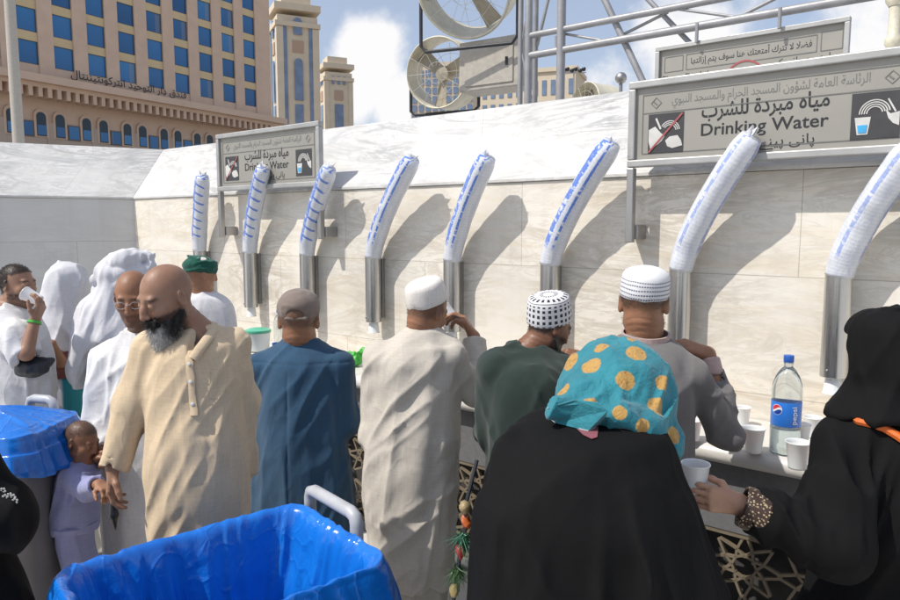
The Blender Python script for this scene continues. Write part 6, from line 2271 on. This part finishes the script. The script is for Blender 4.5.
cr = ts.noise(ts.coord('Object', (1, .6, 1), (0, 0, .6)), 45, 5, .6, .8)
ts.normal(ts.bump(ts.noise(ts.coord(), 700, 2), .25, .0015, ts.bump(cr, .55, .014)))
M_scarf = ts.m
ce = ts.n
S = SDF()
S.add(loft([R(339, 610, 632, Y + .20, .04), R(342, 598, 643, Y + .20, .075), R(348, 587, 652, Y + .20, .10), R(358, 576, 661, Y + .19, .125), R(373, 567, 666, Y + .18, .14), R(388, 562, 669, Y + .17, .145), R(402, 560, 671, Y + .15, .135), R(414, 564, 673, Y + .13, .125), R(424, 585, 675, Y + .12, .115), R(436, 612, 677, Y + .11, .10), R(450, 640, 678, Y + .10, .08)]), .01)
S.add(chain([at(584, 394, Y + .09), at(568, 408, Y + .05), at(555, 412, Y + .02)], [.05, .026, .010]), .03)
S.add(chain([at(655, 408, Y + .10), at(668, 438, Y + .08), at(676, 460, Y + .10)], [.05, .028, .010]), .03)
S.add(chain([at(588, 410, Y + .03), at(625, 416, Y + .0), at(655, 432, Y + .02)], [.018, .020, .020]), .03)
S.sub(ell(H11.w(0, -.16, -.03), (.07, .10, .09)), .02)
S.disp(folds(.009, (13, 13, 2.6), 103, .45, 1.6)); S.disp(folds(.005, (26, 26, 6), 104, .3, 1.5)); S.disp(folds(.007, (5, 5, 18), 105, .5, mask=lambda P: np.exp(-((P[:, 2] - Zat(416, 1.5)) / .05) ** 2)))
sv, sq = sdf_mesh(S, origin(p11) + V3(-.6, -.4, 1.0), origin(p11) + V3(.6, .7, 1.95), .005, .022)
rel = sv - EYE; dp = rel @ FWD
pu = 450 + rel[:, 0] / dp * FPX; pv = 300 - (rel @ V3(0, SP, CP)) / dp * FPX
dots = []
for (x, y, r_) in ((590, 365, 10.5), (637, 351, 10.5), (626, 378, 10), (658, 404, 10.5), (664, 380, 9), (592, 403, 9), (562, 388, 8), (676, 434, 9), (619, 410, 7.5), (600, 346, 8), (645, 428, 8)):
    m = np.argsort((pu - x) ** 2 + (pv - y) ** 2)[:30]
    c = sv[m[np.argmin(dp[m])]]
    dots.append((c, r_ / FPX * dep(c)))
rg = np.random.default_rng(5)
for i in rg.permutation(len(sv)):
    if len(dots) > 30: break
    if all(np.linalg.norm(sv[i] - c) > .075 for c, _ in dots) and sv[i][1] > Y + .2: dots.append((sv[i], .026))
dd = np.max([1.0 - np.linalg.norm(sv - c, axis=1) / (2 * r_) for c, r_ in dots], 0)
link_mesh('headscarf', sv, sq, M_scarf, p11, None, True, None, {'dot': dd})


def flap(name, pts_px, Y0, mat, parent, th=.006):
    pts = [surf_front(g11, x, y, .007) if y > 413 else at(x, y, Y0 + dy) for x, y, dy in pts_px]
    n = len(pts)
    mb = MB(); mb.add(pts + [p + V3(0, th, 0) for p in pts], [list(range(n)), list(range(n, 2 * n))[::-1]] + [(i, (i + 1) % n, n + (i + 1) % n, n + i) for i in range(n)])
    return mb.build(name, mat, parent, smooth=False, bevel=.002)


C_rose = cloth('rose scarf lining', (.22, .055, .075))
C_wht = plain('pale scarf hem', (.36, .42, .42), .8)
fo = flap('scarf_lining', ((577, 426, -.045), (598, 424, -.062), (596, 434, -.066), (590, 437, -.066), (583, 432, -.056)), Y, C_rose, p11)
tipf = flap('scarf_end', ((548, 408, .02), (550, 415, .012), (555, 420, .003), (561, 418, -.012), (567, 417, -.025), (573, 421, -.038), (579, 426, -.05), (586, 427.5, -.058), (594, 425, -.064), (602, 420, -.062), (608, 411, -.045), (598, 403, -.03), (575, 400, .0)), Y, M_scarf, p11, .007)
A = tipf.data.attributes.new('dot', 'FLOAT', 'POINT'); A.data.foreach_set('value', [0.0] * len(tipf.data.vertices))
e_ = [surf_front(g11, x, y, .009) if y > 413 else at(x, y, Y + d - .002) for x, y, d in ((548, 408, .02), (550, 415, .012), (555, 420, .003), (561, 418, -.012), (567, 417, -.025), (573, 421, -.038), (579, 426, -.05), (586, 427.5, -.058), (594, 425, -.064))]
mb = MB(); mb.tube(e_, .0014, 8); mb.build('scarf_hem', C_wht, p11, smooth=True)

# ---- woman in black hijab at right
Y = 1.85
p12 = empty('person', (at(890, 500, Y)[0], Y, 0), 'person in black hijab and abaya reaching out with a cup', 'person', 'people at the drinking water wall')
H12 = Head(at(893, 352, Y + .02), 222, 10, 0, .93)
rows12 = [R(404, 866, 930, Y, .075), R(414, 852, 944, Y, .11), R(430, 842, 958, Y - .01, .14), R(460, 832, 968, Y - .02, .165), R(510, 828, 974, Y - .02, .185), R(560, 824, 976, Y, .19), R(600, 816, 982, Y, .19), G(.7, 806, 992, Y, .2), G(.06, 790, 1002, Y, .22)]
ra12 = [at(846, 446, Y - .05), at(836, 545, Y - .18), at(738, 504, Y - .10)]
la12 = [at(960, 450, Y + .05), at(985, 540, Y + .1), at(940, 540, Y + .3)]
make_body(p12, H12, rows12, [{'p': ra12, 'hand': (V3(-1, .10, .17), V3(.15, 1, -.12), .42, -1), 'curls': (.30, .34, .40, .48), 'tc': .5, 'hk': .92}, {'p': la12, 'hand': (V3(-.2, 1, 0), V3(0, 0, -1), .5, -1)}], K_fair, at(895, 406, Y), .0042, legs=True)
fa = ra12[2] - ra12[1]
garment(p12, 'abaya', C_black, rows12, [([ra12[0], ra12[1], ra12[1] + fa * .83], [.078, .072, .052]), (la12, [.08, .075, .06])],
        [folds(.016, (7, 7, 2), 111, .3), folds(.016, (16, 8, 8), 112, .2, mask=lambda P: np.exp(-(((P - (ra12[0] + ra12[1]) / 2) ** 2).sum(1)) / .03)), folds(.012, (18, 10, 6), 113, -.3, mask=lambda P: np.exp(-(((P - (ra12[1] * .4 + ra12[2] * .6)) ** 2).sum(1)) / .02))], adds=yoke(at(895, 412, Y), (ra12[0], la12[0]), .05, .07), h=.006, k=.035)
tcf = NT('beaded brown cuff')
vo = tcf.n('ShaderNodeTexVoronoi'); vo.inputs['Scale'].default_value = 130; tcf.l(tcf.coord(), vo.inputs['Vector'])
tcf.color(tcf.mix(tcf.ramp(vo.outputs['Distance'], [(.28, 1.0), (.42, 0.0)]), (.05, .028, .02), (.42, .33, .20))); tcf.set(Roughness=.4, Metallic=.2)
tcf.normal(tcf.bump(tcf.ramp(vo.outputs['Distance'], [(0, 1.0), (.5, 0.0)]), .8, .004))
S = SDF(); S.add(sleeve([ra12[1] + fa * .5, ra12[1] + fa * .965], [.066, .053]), .01); S.cut(plane(ra12[1] + fa * .70, -fa), .002)
sdf_obj('beaded_cuff', S, tcf.m, p12, .005, (ra12[1] - .5, ra12[1] + .5))
S = SDF()
S.add(loft([R(309, 880, 900, Y + .03, .04), R(313, 868, 912, Y + .03, .08), R(322, 858, 924, Y + .03, .11), R(338, 852, 932, Y + .03, .13), R(358, 850, 936, Y + .02, .135), R(380, 850, 936, Y + .01, .13), R(390, 849, 936, Y - .005, .12), R(402, 841, 936, Y - .01, .125), R(410, 832, 930, Y - .015, .125), R(414, 830, 926, Y - .015, .12)]), .01)
S.disp(folds(.008, (10, 10, 3), 115, .5)); S.disp(folds(.005, (16, 16, 5), 116, -.3))
S.sub(ell(H12.w(0, -.15, -.02), (.065, .09, .085)), .02)
sdf_obj('hijab', S, C_black, p12, .006, margin=.022)
# orange strap over her shoulder
M_orange = plain('orange webbing', (.62, .13, .02), .6, bump=.4)
sp_ = [surf_front([o for o in p12.children if o.name.startswith('abaya')][0], x, y, .006) for x, y in ((862, 419), (873, 421), (884, 426), (895, 432), (905, 440), (914, 449), (922, 461), (930, 477), (936, 497), (940, 525))]
sp_ = [sp_[0] + V3(.005, .05, .004)] + sp_
mb = MB(); mb.tube(sp_, .016, 8, squash=.7, up=(0, -1, .6)); tag(mb.build('shoulder_strap', M_orange, None, sp_[3], smooth=True), 'orange bag strap over shoulder of the black veiled woman', 'strap')
# cup in her hand
cpw = at(695, 483, Y - .048)
mb = MB(); mb.lathe([(r_ * .98, h_) for r_, h_ in CUPP], 28, V3(cpw[0], cpw[1], Zat(464, cpw[1]) - .086)); tag(mb.build('plastic_cup', M_cup, None, cpw, smooth=True), 'white cup held out by hand with beaded cuff', 'cup')

# ---- boy
Y = 2.95
p13 = empty('person', (at(75, 540, Y)[0], Y, 0), 'small boy in lavender tunic and trousers beside the litter bin', 'person', 'people at the drinking water wall')
H13 = Head(at(82, 441, Y), 76, 20, 0, .73)
rows13 = [R(461, 70, 92, Y, .042), R(466, 62, 96, Y, .06), R(478, 56, 98, Y, .08), R(500, 54, 97, Y, .09), R(522, 52, 96, Y, .095), R(528, 56, 92, Y, .085), R(545, 58, 92, Y, .085), G(.28, 60, 92, Y, .08), G(.06, 62, 90, Y, .07)]
ra13 = [at(72, 477, Y - .06), at(87, 489, Y - .10), at(99, 484, Y - .24)]
make_body(p13, H13, rows13, [{'p': ra13, 'hand': (V3(.55, -.4, -.1), V3(.1, -.2, -.9), .75, -1)}], K_brown, at(80, 461, Y), .0045, lambda q: scalp(q, .05, -.055, .02, .72), hair_n=2500, hair_l=.004, brow=.35, lid=.3, child=True, neck_r=.042, grow=-.012)
eyes(H13, p13, .1)
garment(p13, 'tunic', C_lav, rows13[:5] + [R(530, 53, 95, Y, .09)], [([ra13[0], ra13[1], ra13[1] + (ra13[2] - ra13[1]) * .85], [.048, .042, .035])], [folds(.008, (14, 14, 4), 121, .3)], h=.005, k=.03)
garment(p13, 'trousers', C_lav, rows13[4:], [], [folds(.009, (14, 14, 5), 122)], h=.006)

# ---- person in black at the left edge, arm only in view
Y = 1.9
p14 = empty('person', (at(-70, 500, Y)[0], Y, 0), 'black sleeved person with white embroidery cut by the left edge', 'person', 'people at the drinking water wall')
H14 = Head(at(-105, 330, Y), 90, 5, 0, .93)
rows14 = [R(395, -140, -75, Y, .07), R(410, -165, -50, Y, .11), R(440, -175, -38, Y, .14), R(500, -180, -22, Y, .16), R(560, -185, 5, Y, .18), R(600, -190, 22, Y, .2), G(.5, -200, 40, Y, .22), G(.06, -210, 60, Y, .24)]
la14 = [at(-48, 445, Y), at(6, 522, Y - .02), at(-40, 540, Y - .24)]
make_body(p14, H14, rows14, [{'p': la14, 'hand': (V3(-.8, -.5, .2), V3(0, 0, -1), .5, 1)}], K_tan, at(-105, 398, Y), .008)
g14 = garment(p14, 'abaya', C_black, rows14, [(la14, [.085, .078, .06])], [folds(.012, (7, 7, 2), 131)], h=.008)
garment(p14, 'hijab', C_black, [R(288, -130, -85, Y, .05), R(300, -150, -62, Y, .11), R(330, -158, -56, Y, .135), R(370, -156, -56, Y, .13), R(410, -165, -50, Y, .14)], [], [folds(.010, (9, 9, 3), 132)], h=.008, subs=[(ell(H14.w(0, -.15, -.02), (.065, .09, .085)), .02)])
mb = MB()
for (x, y) in ((6, 487), (10, 492), (15, 494), (4, 493), (18, 498)):
    p = surf_front(g14, x, y, .002)
    for k in range(5):
        a = k * 1.2566 + x
        mb.lathe([(0, 0), (.0035, .001), (.003, .002), (0, .0025)], 8, p + V3(math.cos(a) * .006, 0, math.sin(a) * .006), (V3(1, 0, 0), UP, V3(0, -1, 0)))
mb.build('embroidery', M_white, p14, smooth=True)

# ---- beaded tassel strap at the teal scarfed woman's left side
tp = [at(465, 508, 1.60), at(466, 522, 1.60), at(464, 536, 1.60), at(460, 552, 1.60), at(458, 570, 1.60), at(455, 590, 1.60), at(452, 612, 1.60)]
tr = empty('beaded_strap', (tp[-1][0], 1.60, tp[-1][2]), 'colourful beaded strap with green tassels hanging beside the black abaya', 'strap')
bc = [('gold_bead', (.28, .21, .10)), ('orange_bead', (.45, .10, .02)), ('green_tassel', (.015, .10, .05)), ('red_bead', (.28, .03, .025)), ('green_tassel', (.05, .11, .04)), ('gold_bead', (.26, .20, .08))]
mb = MB(); mb.tube([tp[0] + V3(.03, .05, .1)] + tp, .005, 8); mb.build('cord', M_dark, tr, smooth=True)
for i, (nm, c) in enumerate(bc):
    m_ = plain(nm.replace('_', ' '), c, .5, bump=.3)
    if 'tassel' in nm:
        rg = np.random.default_rng(i)
        rts = np.repeat(tp[i][None], 260, 0) + rg.normal(size=(260, 3)) * .006
        ds = rg.normal(size=(260, 3)) * .5 + V3(-.1, 0, -1); ds /= np.linalg.norm(ds, axis=1)[:, None]
        strands(tr, nm, m_, rts, ds, .036, .0012, i, .4)
    else:
        f = SDF(); f.add(ell(tp[i], (.010, .010, .016)), .01); f.disp(folds(.006, (40, 40, 40), i)); sdf_obj(nm, f, m_, tr, .004, (tp[i] - .06, tp[i] + .06))
